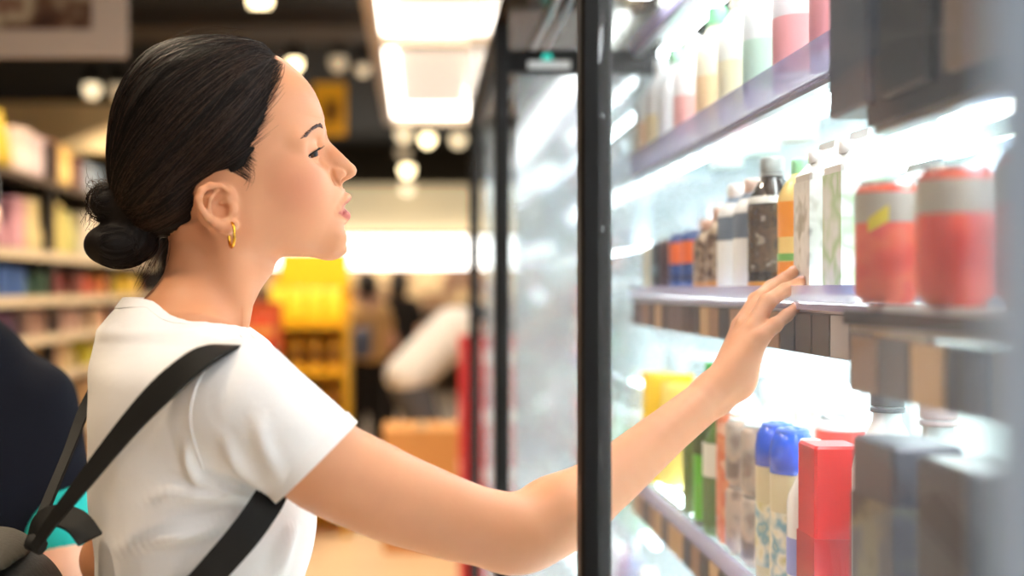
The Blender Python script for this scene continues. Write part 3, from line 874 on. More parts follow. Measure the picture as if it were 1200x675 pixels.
top_items = [('box', (214, 186, 176), .27, 'dusty pink box'), ('pouch', (214, 190, 176), .25, 'beige pouch'), ('pouch', (212, 180, 60), .26, 'mustard pouch leaning'), ('box', (224, 204, 196), .20, 'pale pink box'), ('box', (214, 190, 190), .19, 'grey-pink box'), ('box', (120, 78, 52), .2, 'brown box'),
             ('box', (238, 196, 116), .19, 'amber box'), ('box', (110, 70, 60), .16, 'maroon box'), ('box', (146, 156, 168), .15, 'steel blue box'), ('box', (128, 146, 166), .15, 'slate blue box'), ('pouch', (226, 170, 120), .13, 'peach pouch'), ('box', (70, 66, 120), .15, 'indigo box'), ('box', (206, 170, 120), .15, 'tan box'), ('box', (180, 150, 140), .15, 'mauve box'), ('box', (200, 180, 150), .15, 'sand box')]
pal = {1: [(150, 40, 60), (216, 160, 170), (226, 206, 150), (226, 204, 120), (206, 200, 120), (230, 220, 200), (232, 214, 196), (236, 222, 206), (226, 206, 186), (236, 220, 200)],
       2: [(150, 170, 90), (64, 110, 180), (90, 120, 100), (150, 56, 50), (120, 60, 50), (200, 90, 60), (236, 150, 90), (240, 200, 40), (246, 206, 60), (220, 130, 110)],
       3: [(120, 80, 110), (96, 60, 90), (190, 150, 130), (150, 110, 130), (200, 160, 140), (226, 190, 150), (236, 180, 150), (206, 190, 200), (150, 160, 170), (226, 200, 150)],
       4: [(80, 90, 100), (150, 130, 70), (200, 160, 90), (226, 180, 140), (236, 210, 150), (214, 200, 60), (236, 170, 130), (200, 190, 170), (230, 200, 90), (190, 150, 110)],
       5: [(130, 100, 80), (180, 150, 110), (210, 170, 120), (220, 190, 150), (170, 120, 100)], 6: [(130, 100, 80), (180, 150, 110), (210, 170, 120), (220, 190, 150), (170, 120, 100)]}
lvl_name = ['top', 'second', 'third', 'fourth', 'fifth', 'sixth', 'lowest']
for i, (kd, c_, h, w) in enumerate(top_items):
    Y = 4.42+i*.185
    lb = '%s on the top of the tall black shelves' % w
    if kd == 'box': carton('grocery_box', (XL-.10, Y, LEVELS[0]+.0125), h, (.14, .15), pm(c_, .5), face=pm(tuple(min(255, v+25) for v in c_), .5), label=lb, gable=False, cat='box')
    else: pouch('grocery_pouch', (XL-.10, Y, LEVELS[0]+.0125), h, .16, .12, pm(c_, .4), label=lb)
def cname(c_):
    import colorsys
    h, l, s_ = colorsys.rgb_to_hls(*(v/255 for v in c_))
    hue = ['red', 'orange', 'yellow', 'green', 'green', 'teal', 'blue', 'violet', 'pink', 'red'][int(h*9.99)]
    if s_ < .2: hue = 'grey'
    return ('dark ' if l < .33 else 'pale ' if l > .72 else 'mid ')+hue
for k in range(1, 7):
    n = 17 if k < 5 else 9
    gap = LEVELS[k-1]-LEVELS[k]-.0125
    for i in range(n):
        c_ = pal[k][min(int(i/n*len(pal[k])), len(pal[k])-1)]
        Y = 4.36+i*2.8/n
        h = min(gap-.04, random.uniform(.10, .13) if k in (2, 3, 4) else random.uniform(.18, .24))
        wk = 'box' if (i+k) % 3 else 'soft pouch'
        lb = '%s %s on the %s shelf of the tall black shelves' % (cname(c_), wk, lvl_name[k])
        gp = '%s %s on the %s shelf' % (cname(c_), 'boxes' if wk == 'box' else 'pouches', lvl_name[k])
        z = LEVELS[k]+.0125
        wy = 2.8/n*.86
        if (i+k) % 3: carton('grocery_box', (XL-.08, Y, z), h, (.12, wy), pm(c_, .5), label=lb, group=gp, gable=False, cat='box')
        else: pouch('grocery_pouch', (XL-.08, Y, z), h, wy*1.05, .10, pm(c_, .4), label=lb, group=gp, cat='pouch')

# ================================================================ yellow promotional stand, red crates, boxes
st = empty('promotion_stand', (-.62, 6.75, 0))
tag(st, 'yellow promotional display stand stacked with amber goods in the aisle', 'display stand')
YEL = mat('stand_yellow', rgb(236, 186, 40), rough=.5)
MB().box((0, .2, .72), (.46, .03, 1.44)).build('back_panel', YEL, st)
for sx in (-.225, .225): MB().box((sx, 0, .62), (.02, .42, 1.24)).build('side_panel', YEL, st)
for z in (.30, .62, .90, 1.16): MB().box((0, 0, z), (.43, .40, .02)).build('shelf', YEL, st)
MB().box((.02, .16, 1.48), (.40, .02, .20)).build('topper', mat('stand_topper', rgb(250, 214, 40), rough=.5), st)
for k, z in enumerate((.31, .63, .91, 1.17)):
    for i in range(4):
        x = -.62-.155+i*.103
        c_ = [(206, 150, 40), (190, 130, 36), (226, 176, 60), (250, 214, 60)][k]
        if k == 3: pouch('crisp_pouch', (x, 6.62, z), .20, .1, .08, pm((252, 216, 50), .4), rz=1.57, label='bright yellow crisp bag on top of the promotional stand', group='crisp bags on the promotional stand')
        else: bottle('sauce_bottle', (x, 6.64, z), .20, .036, pm(c_, .3), pm((70, 52, 30)), lab=pm((120, 84, 40), .5), label='amber sauce bottle on the %s shelf of the promotional stand' % ['lowest', 'second', 'third'][k], group='sauce bottles on the %s shelf' % ['lowest', 'second', 'third'][k])
# orange-red goods on a low rack nearer
rk = empty('snack_rack', (-.86, 5.9, 0))
tag(rk, 'wire snack rack filled with orange and red packs', 'rack')
MB().box((0, .16, .65), (.34, .02, 1.3)).build('back_panel', mat('rack_red', rgb(206, 90, 46), rough=.5), rk)
for z in (.4, .75, 1.02): MB().box((0, 0, z), (.34, .34, .015)).build('shelf', DARKM, rk)
for sx in (-.165, .165): MB().tube([(sx, -.15, 0), (sx, -.15, 1.1)], .01, 6).build('upright', DARKM, rk)
for k, z in enumerate((.41, .76, 1.03)):
    for i in range(3):
        c_ = [(226, 110, 50), (232, 84, 44), (236, 130, 60)][(i+k) % 3]
        carton('snack_pack', (-.97+i*.11, 5.82, z), .2, (.09, .09), pm(c_, .45), face=pm((244, 170, 90), .5), f0=.55, f1=.75, label='%s snack pack on the %s shelf of the wire rack' % (['orange', 'scarlet', 'apricot'][(i+k) % 3], ['low', 'middle', 'high'][k]), gable=False, cat='packet')
# red crates stacked against the end of the cooler
for i in range(5):
    z = i*.235
    t = empty('drinks_crate', (.372, 4.95, z))
    tag(t, 'red drinks crate beyond the cooler, %s in its stack' % ['lowest', 'second', 'third', 'fourth', 'topmost'][i], 'crate', 'red crates beyond the cooler')
    m_ = pm((206, 40, 48), .45)
    mb = MB()
    for a_, b_ in (((-.19, 0, .115), (.02, .3, .228)), ((.19, 0, .115), (.02, .3, .228)), ((0, -.14, .115), (.36, .02, .228)), ((0, .14, .115), (.36, .02, .228)), ((0, 0, .01), (.36, .26, .02))): mb.box(a_, b_)
    mb.build('tub', m_, t)
    MB().box((0, -.152, .15), (.22, .006, .055)).build('label_plate', pm((236, 190, 186), .5), t)
    MB().box((-.202, 0, .15), (.006, .2, .055)).build('label_plate', pm((236, 170, 166), .5), t)
    MB().box((0, -.154, .05), (.3, .006, .02)).build('rib', m_, t)
for i, (c_, z, h, w) in enumerate([((206, 140, 80), 0, .36, 'large'), ((220, 160, 96), .361, .28, 'upper')]):
    t = MB().box((0, 0, h/2), (.40, .36, h), bev=.006).build('cardboard_box', pm(c_, .7), None, (.02, 6.35, z))
    tag(t, '%s open cardboard box before the bending shopper' % w, 'box')
    MB().box((0, 0, h+.0005), (.06, .361, .001)).build('tape', pm((196, 160, 110), .3), t)
# ================================================================ the woman at the cooler
class Frame:
    def __init__(s, px, py, Y, ang):
        s.O = P(px, py, Y)
        s.fv = np.array([math.cos(ang), math.sin(ang), 0]); s.sv = np.array([math.sin(ang), -math.cos(ang), 0]); s.uv = np.array([0, 0, 1.])
        s.C = np.array([0, 0, EYE])
    def w2l(s, p):
        d = np.asarray(p)-s.O
        return np.array([d @ s.fv, d @ s.sv, d @ s.uv])
    def px(s, x, y, sd=0.0):
        """pixel on the plane 'side offset = sd' -> local forward, side, up"""
        d = np.array([(x-VX)/F, 1, -(y-VY)/F])
        t = (sd+(s.O-s.C) @ s.sv)/(d @ s.sv)
        return s.w2l(s.C+t*d)
    def pY(s, x, y, Y):
        return s.w2l(P(x, y, Y))
    def l2w(s, V):
        V = np.asarray(V)
        return s.O+V[..., 0:1]*s.fv+V[..., 1:2]*s.sv+V[..., 2:3]*s.uv

HF = Frame(275, 180, 1.28, math.atan2(.1536, 1.0)-math.radians(1.0))
H = HF.px
def HS(x, y, sd, sg=1):
    """pixel traced on the camera side at side offset sd, mirrored for sg=-1"""
    p = H(x, y, sd); return np.array([p[0], sg*sd, p[2]])
wbase = np.array([HF.O[0]-.03, HF.O[1], 0.0])
woman = empty('person', wbase)
tag(woman, 'dark-haired woman in white T-shirt and gold hoop earring reaching into the cooler', 'person')

def put(name, V, Q, mats, parent=woman, base=wbase, frame=HF, attr=None):
    me = mesh_np(name, frame.l2w(V)-base, Q[:, ::-1], mats, attr=attr)
    o = bpy.data.objects.new(name, me); COL.objects.link(o)
    if parent is not None: o.parent = parent
    return o

# ---- traced side outline of the face (pixels), top of forehead to chin
PROF = [(328, 66), (336, 71), (345, 78.5), (354, 88), (362, 97), (369, 108), (374, 118.5), (378, 130), (381, 141), (382.6, 150), (383.2, 156), (384.6, 162), (388, 167),
        (393, 171.5), (399, 177.5), (406, 184.5), (412, 190.5), (416.5, 195), (418.3, 200), (417, 205), (412, 209.5), (405, 213), (402.5, 216), (403.6, 221),
        (408.5, 225), (412.4, 229), (411.8, 233), (408.8, 237), (404.2, 240.5), (402.8, 243.5), (405.5, 246.5), (410, 249.5), (411.6, 253), (410.8, 257), (407, 261.5), (401.5, 265.5), (401.5, 270), (404.5, 275), (406.2, 281), (405, 287), (401, 292), (394, 296)]
prof = np.array([H(x, y) for x, y in PROF])

def torso(fd, ins=0.0, k=.02):
    rows = [(398, 128, 272, .085), (414, 117, 287, .120), (432, 111, 302, .146), (475, 107, 326, .152), (533, 105, 352, .146), (575, 107, 368, .141), (605, 110, 373, .138),
            (640, 113, 367, .134), (675, 115, 357, .132), (730, 108, 350, .142), (800, 98, 352, .158)]
    us, cf, cs, hf, hs = [], [], [], [], []
    for y, b, f, w in rows:
        B = H(b, y); G = H(f, y)
        us.append((B[2]+G[2])/2); cf.append((B[0]+G[0])/2); cs.append(0); hf.append((G[0]-B[0])/2-ins); hs.append(w-ins)
    # denser, smoothed sections
    us = np.array(us); uu = np.linspace(us.min(), us.max(), 70)
    o = np.argsort(us)
    def sm(v):
        r = np.interp(uu, us[o], np.array(v)[o])
        for _ in range(6):
            r[1:-1] = (r[:-2]+2*r[1:-1]+r[2:])/4
        return r
    fd.loft(uu, sm(cf), sm(cs), sm(hf), sm(hs), k, pw=2.3)

def arm_right():
    pts = [(292, 452, 1.125), (365, 533, 1.135), (440, 573, 1.15), (500, 597, 1.165), (560, 616, 1.18), (620, 622, 1.20),
           (656, 604, 1.222), (712, 564, 1.255), (780, 507, 1.295), (836, 462, 1.33)]
    r = [.047, .0465, .0450, .0420, .0385, .0370, .0360, .0315, .0255, .0225]
    return [HF.pY(*p) for p in pts], r

def smin_(a, b, k):
    h = np.clip(.5+.5*(b-a)/k, 0, 1)
    return b*(1-h)+a*h-k*h*(1-h)

# ---------------------------------------------------------------- body: head, neck, arms, hands as one skin
fb = Field((axis(-.235, (-.06, .0035), (.135, .0014), (.50, .0036), (.655, .0017), (.68, .004)),
            axis(-.27, (-.10, .0034), (.092, .0015), (.235, .0032)),
            axis(-.60, (-.13, .0029), (.105, .0014), (.15, .003))))
# skull and face
c = H(240, 162); fb.ell(c, (.086, .073, .096), .02)
c = H(296, 138); fb.ell(c, (.070, .064, .068), .03)
c = H(322, 205); fb.ell(c, (.055, .056, .075), .03)
c = H(343, 232); fb.ell((c[0], 0, c[2]), (.043, .045, .056), .02)
c = H(377, 238); fb.ell((c[0], 0, c[2]), (.024, .0255, .028), .02)
for sg in (1, -1):
    fb.cone(HS(288, 270, .047, sg), HS(385, 281, .014, sg), .017, .014, .03)
    fb.ell(HS(283, 227, .040, sg), (.042, .024, .050), .03)
    fb.ell(HS(343, 207, .036, sg), (.024, .021, .021), .025)      # cheek bone
    fb.ell(HS(340, 240, .030, sg), (.028, .021, .030), .03)       # cheek
c = H(390, 280); fb.ell((c[0], 0, c[2]), (.0150, .0215, .0165), .02)
# brow and socket
for sg in (1, -1):
    a = HS(374, 154, .014, sg); b = HS(350, 166, .046, sg)
    fb.cone(a-np.array([.004, 0, 0]), b-np.array([.003, 0, 0]), .010, .009, .014)
for sg in (1, -1):
    fb.ell(HS(379, 178, .034, sg), (.014, .017, .0105), .016, 'sub')
# nose
a = H(377, 158); m = H(393, 182); t = H(407.5, 198.5)
fb.cone((a[0], 0, a[2]), (m[0], 0, m[2]), .0075, .0080, .012)
fb.cone((m[0], 0, m[2]), (t[0], 0, t[2]), .0080, .0100, .006)
c = H(394, 194); fb.ell((c[0], 0, c[2]), (.012, .013, .012), .010)
a = H(411, 205.5); b = H(402, 214.5)
fb.cone((a[0], 0, a[2]), (b[0], 0, b[2]), .0046, .0046, .005)                     # columella
for sg in (1, -1):
    fb.ell(HS(395, 207.5, .0125, sg), (.0106, .0068, .0098), .0030)
    a = math.radians(27)
    R = [[math.cos(a), 0, math.sin(a)], [0, 1, 0], [-math.sin(a), 0, math.cos(a)]]
    fb.ell(HS(405, 211.0, .0125, sg), (.0064, .0080, .0032), .0012, 'sub', rot=R)
    cr = np.array([HS(389, 199, .018, sg), HS(386, 206, .019, sg), HS(386.5, 212, .019, sg), HS(389.5, 217, .017, sg), HS(394, 219, .014, sg)])
    for _ in range(8): cr = cr-np.clip(fb.sample(cr), -.01, .01)[:, None]*fb.grad(cr)
    fb.chain(list(cr), [.0008, .0018, .0020, .0019, .0010], .0035, 'sub')
# lids
EYE_C = H(358, 180.5, .031)
for sg in (1, -1):
    fb.ell((EYE_C[0], sg*.031, EYE_C[2]), (.0150, .0150, .0150), .006)
    a = math.radians(32)
    R = [[math.cos(a), 0, math.sin(a)], [0, 1, 0], [-math.sin(a), 0, math.cos(a)]]
    fb.ell(HS(365, 181, .0345, sg)+np.array([.003, 0, 0]), (.0175, .0165, .0029), .0015, 'sub', rot=R)
# mouth
def q_m(sd): return 1.0-.55*abs(sd)/.022
def mouth(sd, dx=0, dy=0):
    q = abs(sd)/.0220
    p = H(404.2-15.5*q**1.7+dx*(1-q*.7), 241.2+9.5*q**1.4+dy*(1-q*.85))
    return (p[0], sd, p[2])
ss = np.linspace(-.0220, .0220, 11)
for i in range(10):
    q0, q1 = 1-.72*(abs(ss[i])/.0220)**1.3, 1-.72*(abs(ss[i+1])/.0220)**1.3
    fb.cone(mouth(ss[i], 1.0, -6.5), mouth(ss[i+1], 1.0, -6.5), .0062*q0, .0062*q1, .006)
    fb.cone(mouth(ss[i], 0.5, 8.0), mouth(ss[i+1], 0.5, 8.0), .0070*q0, .0070*q1, .006)
for i in range(10):
    fb.cone(mouth(ss[i], 4, 2.4), mouth(ss[i+1], 4, 2.4), .0034*q_m(ss[i])**2, .0034*q_m(ss[i+1])**2, .0015, 'sub')
# ear
def ear(x, y, sd): return H(x, y, sd)
for sg in (1, -1):
    def E(x, y, sd):
        return HS(x, y, sd, sg)
    a = math.radians(-35)
    R = [[math.cos(a), 0, math.sin(a)], [0, 1, 0], [-math.sin(a), 0, math.cos(a)]]
    fb.ell(E(254, 241, .0715), (.0165, .0050, .0245), .004, rot=R)
    fb.ell(E(259, 242, .066), (.017, .008, .020), .006)
    hx = [(272, 236, .070), (268, 225, .073), (258, 218.5, .0765), (246, 217.5, .0795), (236.5, 223, .082), (232.5, 233, .083), (235, 244, .0825), (242, 254, .081), (251, 261, .079), (260, 265.5, .0765), (268, 266.5, .0745), (274, 263, .072)]
    hr = [.0028, .0031, .0034, .0036, .0037, .0036, .0034, .0034, .0037, .0044, .0050, .0046]
    fb.chain([E(*p) for p in hx], hr, .0022)
    fb.ell(E(255, 230, .0775), (.0075, .0045, .0085), .003, 'sub')
    fb.chain([E(*p) for p in [(254, 222, .0765), (246.5, 233, .0785), (245.5, 245, .0790), (252, 254.5, .0780), (262, 257, .0755), (268, 254, .073)]], [.0024, .0027, .003, .0031, .003, .0028], .0025)
    fb.ell(E(259, 244, .0775), (.0098, .0090, .0105), .0025, 'sub')
    fb.chain([E(*p) for p in [(273, 232, .0705), (267, 237, .0725), (259, 239, .072)]], [.0024, .0022, .0015], .0025)
    fb.ell(E(272.5, 245.5, .073), (.0045, .0040, .0060), .004)
# neck
nk = [(268, 196, 312), (285, 198, 322), (319, 193, 320), (340, 184, 305), (360, 168, 296), (385, 150, 285), (420, 150, 280)]
us, cf, cs, hf, hs = [], [], [], [], []
for y, b, f in nk:
    B = H(b, y); G = H(f, y)
    us.append(B[2]); cf.append((B[0]+G[0])/2); cs.append(0); hf.append((G[0]-B[0])/2); hs.append({268: .050, 285: .050, 319: .050, 340: .0515, 360: .056, 385: .066, 420: .08}[y])
uu = np.linspace(min(us), max(us), 40); o_ = np.argsort(us)
ipn = lambda v: np.interp(uu, np.array(us)[o_], np.array(v)[o_])
fb.loft(uu, ipn(cf), ipn(cs), ipn(hf), ipn(hs), .022)
a = H(262, 268, .055); b = H(288, 392, .018); fb.cone(a, b, .010, .008, .02)     # neck muscle
a = H(262, 268); b = H(288, 392); fb.cone((a[0], -.055, a[2]), (b[0], -.018, b[2]), .010, .008, .02)
# trapezius, torso
for sg in (1, -1):
    a = H(205, 388); b = H(235, 440)
    fb.cone((a[0], sg*.02, a[2]), (b[0]+.02, sg*.14, b[2]), .030, .040, .04)
torso(fb, .014, .03)
ap, ar = arm_right()
ap2 = smooth_path(ap, 46); ar2 = np.interp(np.linspace(0, 1, 46), np.linspace(0, 1, len(ar)), ar)
for i in range(45): fb.cone(ap2[i], ap2[i+1], ar2[i], ar2[i+1], .03 if i == 0 else .0006)
a = HF.pY(600, 640, 1.20); fb.ell(a, (.026, .022, .020), .03)                    # point of the elbow
a = HF.pY(655, 598, 1.222); fb.ell(a, (.040, .030, .028), .03)
# left arm, elbow a little behind the back
la = [H(205, 458, -.162), H(172, 545, -.180), H(130, 655, -.190), H(165, 770, -.205), H(220, 850, -.205)]
fb.chain(la, [.045, .040, .036, .033, .025], .03)
# right hand
def hp(x, y, Y): return HF.pY(x, y, Y)
wr = hp(836, 462, 1.33)
mcp = [hp(890, 397, 1.328), hp(882, 386, 1.344), hp(873, 381, 1.362), hp(868, 382, 1.380)]      # little finger ... index finger
fb.cone(wr, hp(862, 432, 1.338), .0225, .021, .012)
for q, m in enumerate(mcp):
    st = hp(846+6*(1-q/3), 452-4*q, 1.322+.010*q)
    fb.cone(st, m, .0150-.0008*q, .0105, .010)
fb.ell(hp(869, 442, 1.328), (.017, .015, .024), .014)                             # heel of the hand
fb.ell(hp(872, 415, 1.345), (.015, .022, .020), .014)
fing = [[mcp[0], hp(908, 381, 1.337), hp(922, 369.5, 1.347), hp(932, 361, 1.356)],
        [mcp[1], hp(899, 354, 1.358), hp(920, 340, 1.374), hp(938, 331, 1.386)],
        [mcp[2], hp(893, 349, 1.382), hp(914, 332, 1.398), hp(929, 319.5, 1.408)],
        [mcp[3], hp(886, 352, 1.404), hp(904, 336, 1.420), hp(919, 326, 1.430)]]
frad = [[.0100, .0078, .0071, .0059], [.0110, .0090, .0081, .0068], [.0112, .0092, .0083, .0070], [.0108, .0088, .0080, .0067]]
for pts, rr in zip(fing, frad):
    fb.chain(pts, rr, .0035)
    fb.ell(pts[1], (rr[1]+.0006,)*3, .003)
th = [hp(850, 448, 1.352), hp(866, 428, 1.388), hp(881, 410, 1.414), hp(893, 396, 1.430)]
fb.chain(th, [.015, .0125, .0098, .0076], .008)
# left hand hangs relaxed below the frame
lw = la[-1]
fb.cone(lw, lw+np.array([.045, 0, -.06]), .024, .028, .02)
bodyV, bodyQ = fb.net()
bodyV = relax(bodyV, bodyQ, 1, .4)

# fit the mid-line of the face to the traced outline
V = bodyV
uq = np.linspace(prof[-1, 2]+.001, prof[0, 2], 160)
po = np.argsort(prof[:, 2])
tgt = np.interp(uq, prof[po, 2], prof[po, 0])
mid = (np.abs(V[:, 1]) < .0035) & (V[:, 0] > .02) & (V[:, 2] > prof[-1, 2]-.01) & (V[:, 2] < .12)
cur = np.array([V[mid][np.abs(V[mid][:, 2]-u) < .0016][:, 0].max(initial=-1) for u in uq])
okc = cur > 0
cur = np.interp(uq, uq[okc], cur[okc])
dl = tgt-cur
fade = sstep(uq[0]-.001, uq[0]+.004, uq)
dl = dl*sstep(uq[0], uq[0]+.010, uq)
wdt = np.interp(uq, [-.11, -.07, -.045, -.032, -.02, .0, .02, .05, .1], [.022, .016, .016, .009, .009, .010, .022, .05, .05])
d_v = np.interp(V[:, 2], uq, dl, left=0, right=dl[-1])
below = sstep(uq[0]-.012, uq[0], V[:, 2])
w_v = np.interp(V[:, 2], uq, wdt)
cur_v = np.interp(V[:, 2], uq, cur)
g = np.exp(-(V[:, 1]/w_v)**2)*sstep(cur_v-.035, cur_v-.010, V[:, 0])*below*(V[:, 2] < .14)
print('face fit: max move', float(np.abs(dl).max()), 'mean', float(np.abs(dl).mean()))
V[:, 0] += d_v*g*(V[:, 0] > .02)
bodyV = V
# lips keep their own colour, the upper paled for the bright light on it
q = np.clip(np.abs(V[:, 1])/.0245, 0, 1)
mu = H(404.2, 241.2)[2]-.0092*q**1.4
up_h = .0118*(1-q**1.7)+.0006-.0016*np.exp(-(V[:, 1]/.003)**2)
lo_h = .0150*(1-q**2.0)+.0006
du = V[:, 2]-mu
lip = np.where(du > 0, .62*(1-sstep(.75, 1.1, du/up_h)), 1-sstep(.85, 1.05, -du/lo_h))
lip *= (np.abs(V[:, 1]) < .025)*(V[:, 0] > .095)*(du > -.03)*(du < .03)
m_open = np.exp(-((du+.0022)/.0022)**2)*(np.abs(V[:, 1]) < .02)*(V[:, 0] > .09)*(V[:, 0] < .1195)*lip
blush = np.exp(-(((V[:, 0]-H(350, 225)[0])/.030)**2+((V[:, 2]-H(350, 225)[2])/.026)**2))*(np.abs(V[:, 1]) > .02)*(V[:, 0] > .03)
nails = np.zeros(len(V))

def skin_mat(name, base, lipc, blushc):
    m = mat(name, base, rough=.46, spec=.38, sss=.12)
    nt = m.node_tree; b = nt.nodes['Principled BSDF']
    at = nt.nodes.new('ShaderNodeAttribute'); at.attribute_name = 'lip'
    ab = nt.nodes.new('ShaderNodeAttribute'); ab.attribute_name = 'blush'
    tc = nt.nodes.new('ShaderNodeTexCoord')
    n = nt.nodes.new('ShaderNodeTexNoise'); n.inputs['Scale'].default_value = 35; n.inputs['Detail'].default_value = 4
    nt.links.new(tc.outputs['Object'], n.inputs['Vector'])
    mv = nt.nodes.new('ShaderNodeMix'); mv.data_type = 'RGBA'
    mv.inputs['A'].default_value = tuple(c*.95 for c in base[:3])+(1,); mv.inputs['B'].default_value = tuple(min(1, c*1.05) for c in base[:3])+(1,)
    nt.links.new(n.outputs['Fac'], mv.inputs['Factor'])
    m1 = nt.nodes.new('ShaderNodeMix'); m1.data_type = 'RGBA'
    nt.links.new(ab.outputs['Fac'], m1.inputs['Factor']); nt.links.new(mv.outputs['Result'], m1.inputs['A']); m1.inputs['B'].default_value = blushc
    m2 = nt.nodes.new('ShaderNodeMix'); m2.data_type = 'RGBA'
    nt.links.new(at.outputs['Fac'], m2.inputs['Factor']); nt.links.new(m1.outputs['Result'], m2.inputs['A']); m2.inputs['B'].default_value = lipc
    am = nt.nodes.new('ShaderNodeAttribute'); am.attribute_name = 'mouth'
    m4 = nt.nodes.new('ShaderNodeMix'); m4.data_type = 'RGBA'
    nt.links.new(am.outputs['Fac'], m4.inputs['Factor']); nt.links.new(m2.outputs['Result'], m4.inputs['A']); m4.inputs['B'].default_value = rgb(150, 52, 48)
    nt.links.new(m4.outputs['Result'], b.inputs['Base Color'])
    n3 = nt.nodes.new('ShaderNodeTexNoise'); n3.inputs['Scale'].default_value = 900
    nt.links.new(tc.outputs['Object'], n3.inputs['Vector'])
    bp = nt.nodes.new('ShaderNodeBump'); bp.inputs['Strength'].default_value = .06; bp.inputs['Distance'].default_value = .001
    nt.links.new(n3.outputs['Fac'], bp.inputs['Height']); nt.links.new(bp.outputs['Normal'], b.inputs['Normal'])
    return m
SKIN = skin_mat('skin', rgb(210, 147, 108), rgb(190, 98, 92), rgb(206, 124, 100))

# ---------------------------------------------------------------- eyes, lashes, brows
M_WHITE_EYE = mat('eye_white', rgb(176, 156, 148), rough=.15)
M_IRIS = mat('iris', rgb(86, 56, 38), rough=.4, spec=.1)
M_PUPIL = mat('pupil', rgb(10, 8, 8), rough=.3, spec=.2)
M_HAIR = mat('dark_brown_hair', rgb(22, 15, 12), rough=.58, spec=.25)
M_HAIR2 = mat('hair_brown_strand', rgb(60, 37, 24), rough=.42, spec=.5)
for sg in (1, -1):
    ce = np.array([EYE_C[0], sg*.031, EYE_C[2]])
    look = np.array([.78, .62, -.02]); look /= np.linalg.norm(look)
    a1 = np.cross(look, (0, 1, 0)); a1 /= np.linalg.norm(a1); a2 = np.cross(look, a1)
    vs, fs, mi = [], [], []
    NR, NS = 22, 28
    for i in range(NR+1):
        th_ = math.pi*i/NR
        for k in range(NS):
            ph = 2*math.pi*k/NS
            vs.append(ce+.0134*(math.cos(th_)*look+math.sin(th_)*(math.cos(ph)*a1+math.sin(ph)*a2)))
    mb = MB()
    for i in range(NR):
        for k in range(NS):
            fs.append((i*NS+k, i*NS+(k+1) % NS, (i+1)*NS+(k+1) % NS, (i+1)*NS+k))
            mi.append(2 if i < 2 else (1 if i < 4 else 0))
    vw = HF.l2w(np.array(vs))-wbase
    mb._add(vw, fs, 0, True); mb.mi = mi
    eb = mb.build('eyeball', [M_WHITE_EYE, M_IRIS, M_PUPIL], woman)
    # lash line and lashes along the upper lid
    ls = MB()
    lp = smooth_path([HS(356, 187.5, .0450, sg), HS(361.5, 182, .0445, sg), HS(367.5, 177.5, .0405, sg), HS(374, 174, .0330, sg)], 26)
    for _ in range(6): lp = lp-np.clip(fb.sample(lp), -.01, .01)[:, None]*fb.grad(lp)*.8
    lp += fb.grad(lp)*.0003
    ls.tube(HF.l2w(lp)-wbase, np.interp(np.linspace(0, 1, 26), [0, .2, .7, 1], [.0003, .0008, .0010, .0008]), n=6)
    for k in range(34):
        t = .25+.75*k/33
        p0 = lp[min(25, int(t*25))]
        tip = p0+np.array([.0030+.0030*t, sg*(.0042-.0034*t), .0006+.0022*t])*(.75+.4*random.random())
        mid_ = (p0+tip)/2+np.array([.0003, 0, -.0008])
        ls.tube(HF.l2w(np.array([p0, mid_, tip]))-wbase, [.0004, .0003, .0001], n=4)
    ls.build('eyelashes', mat('lash', rgb(20, 14, 12), rough=.6), woman)
    # brow hairs lie on the skin
    br = MB()
    pts = []
    path = smooth_path([H(371, 151.5, .018), H(365, 150.5, .027), H(358, 154.5, .038), H(350, 163.5, .048)], 60)
    ssd = np.interp(np.linspace(0, 1, 60), [0, .33, .66, 1], [.018, .027, .038, .048])
    for k in range(130):
        i = random.randrange(0, 58); t = i/59
        wd = .0010*(1-.6*t)
        p = np.array([path[i][0], sg*ssd[i], path[i][2]+random.uniform(-wd, wd)])
        q_ = np.array([path[i][0]-.0036+.001*random.random(), sg*(ssd[i]+.003), path[i][2]+random.uniform(-wd, wd)*.6+.0018*(1-2.2*t)])
        pq = np.array([p, (p+q_)/2, q_])
        for _ in range(4):
            pq = pq-fb.sample(pq)[:, None]*fb.grad(pq)
        # follow the fitted skin
        dv = np.interp(pq[:, 2], uq, dl)*np.exp(-(pq[:, 1]/np.interp(pq[:, 2], uq, wdt))**2)
        pq[:, 0] += dv
        pq += fb.grad(pq)*.0005
        br.tube(HF.l2w(pq)-wbase, [.00034, .0003, .0001], n=4)
    br.build('eyebrow', mat('brow', rgb(74, 52, 44), rough=.6), woman)
# nails on the right hand
nl = mat('nail', rgb(232, 178, 160), rough=.22)
for pts_, rr_ in zip(fing, frad):
    d_ = np.asarray(pts_[3])-np.asarray(pts_[2]); d_ /= np.linalg.norm(d_)
    n_ = np.array([-.45, .35, .82]); n_ -= d_*(n_ @ d_); n_ /= np.linalg.norm(n_)
    w_ = np.cross(d_, n_)
    c_ = np.asarray(pts_[3])+n_*rr_[3]*.80+d_*.0012
    vs, fs = [], []
    for i in range(7):
        t_ = math.pi*i/6
        for k in range(12):
            a_ = 2*math.pi*k/12
            vs.append(c_+d_*.0056*math.cos(a_)*math.sin(t_)+w_*.0044*math.sin(a_)*math.sin(t_)+n_*.0016*math.cos(t_))
    for i in range(6):
        for k in range(12): fs.append((i*12+k, i*12+(k+1) % 12, (i+1)*12+(k+1) % 12, (i+1)*12+k))
    MB()._add(HF.l2w(np.array(vs))-wbase, fs, 0, True).build('fingernail', nl, woman)

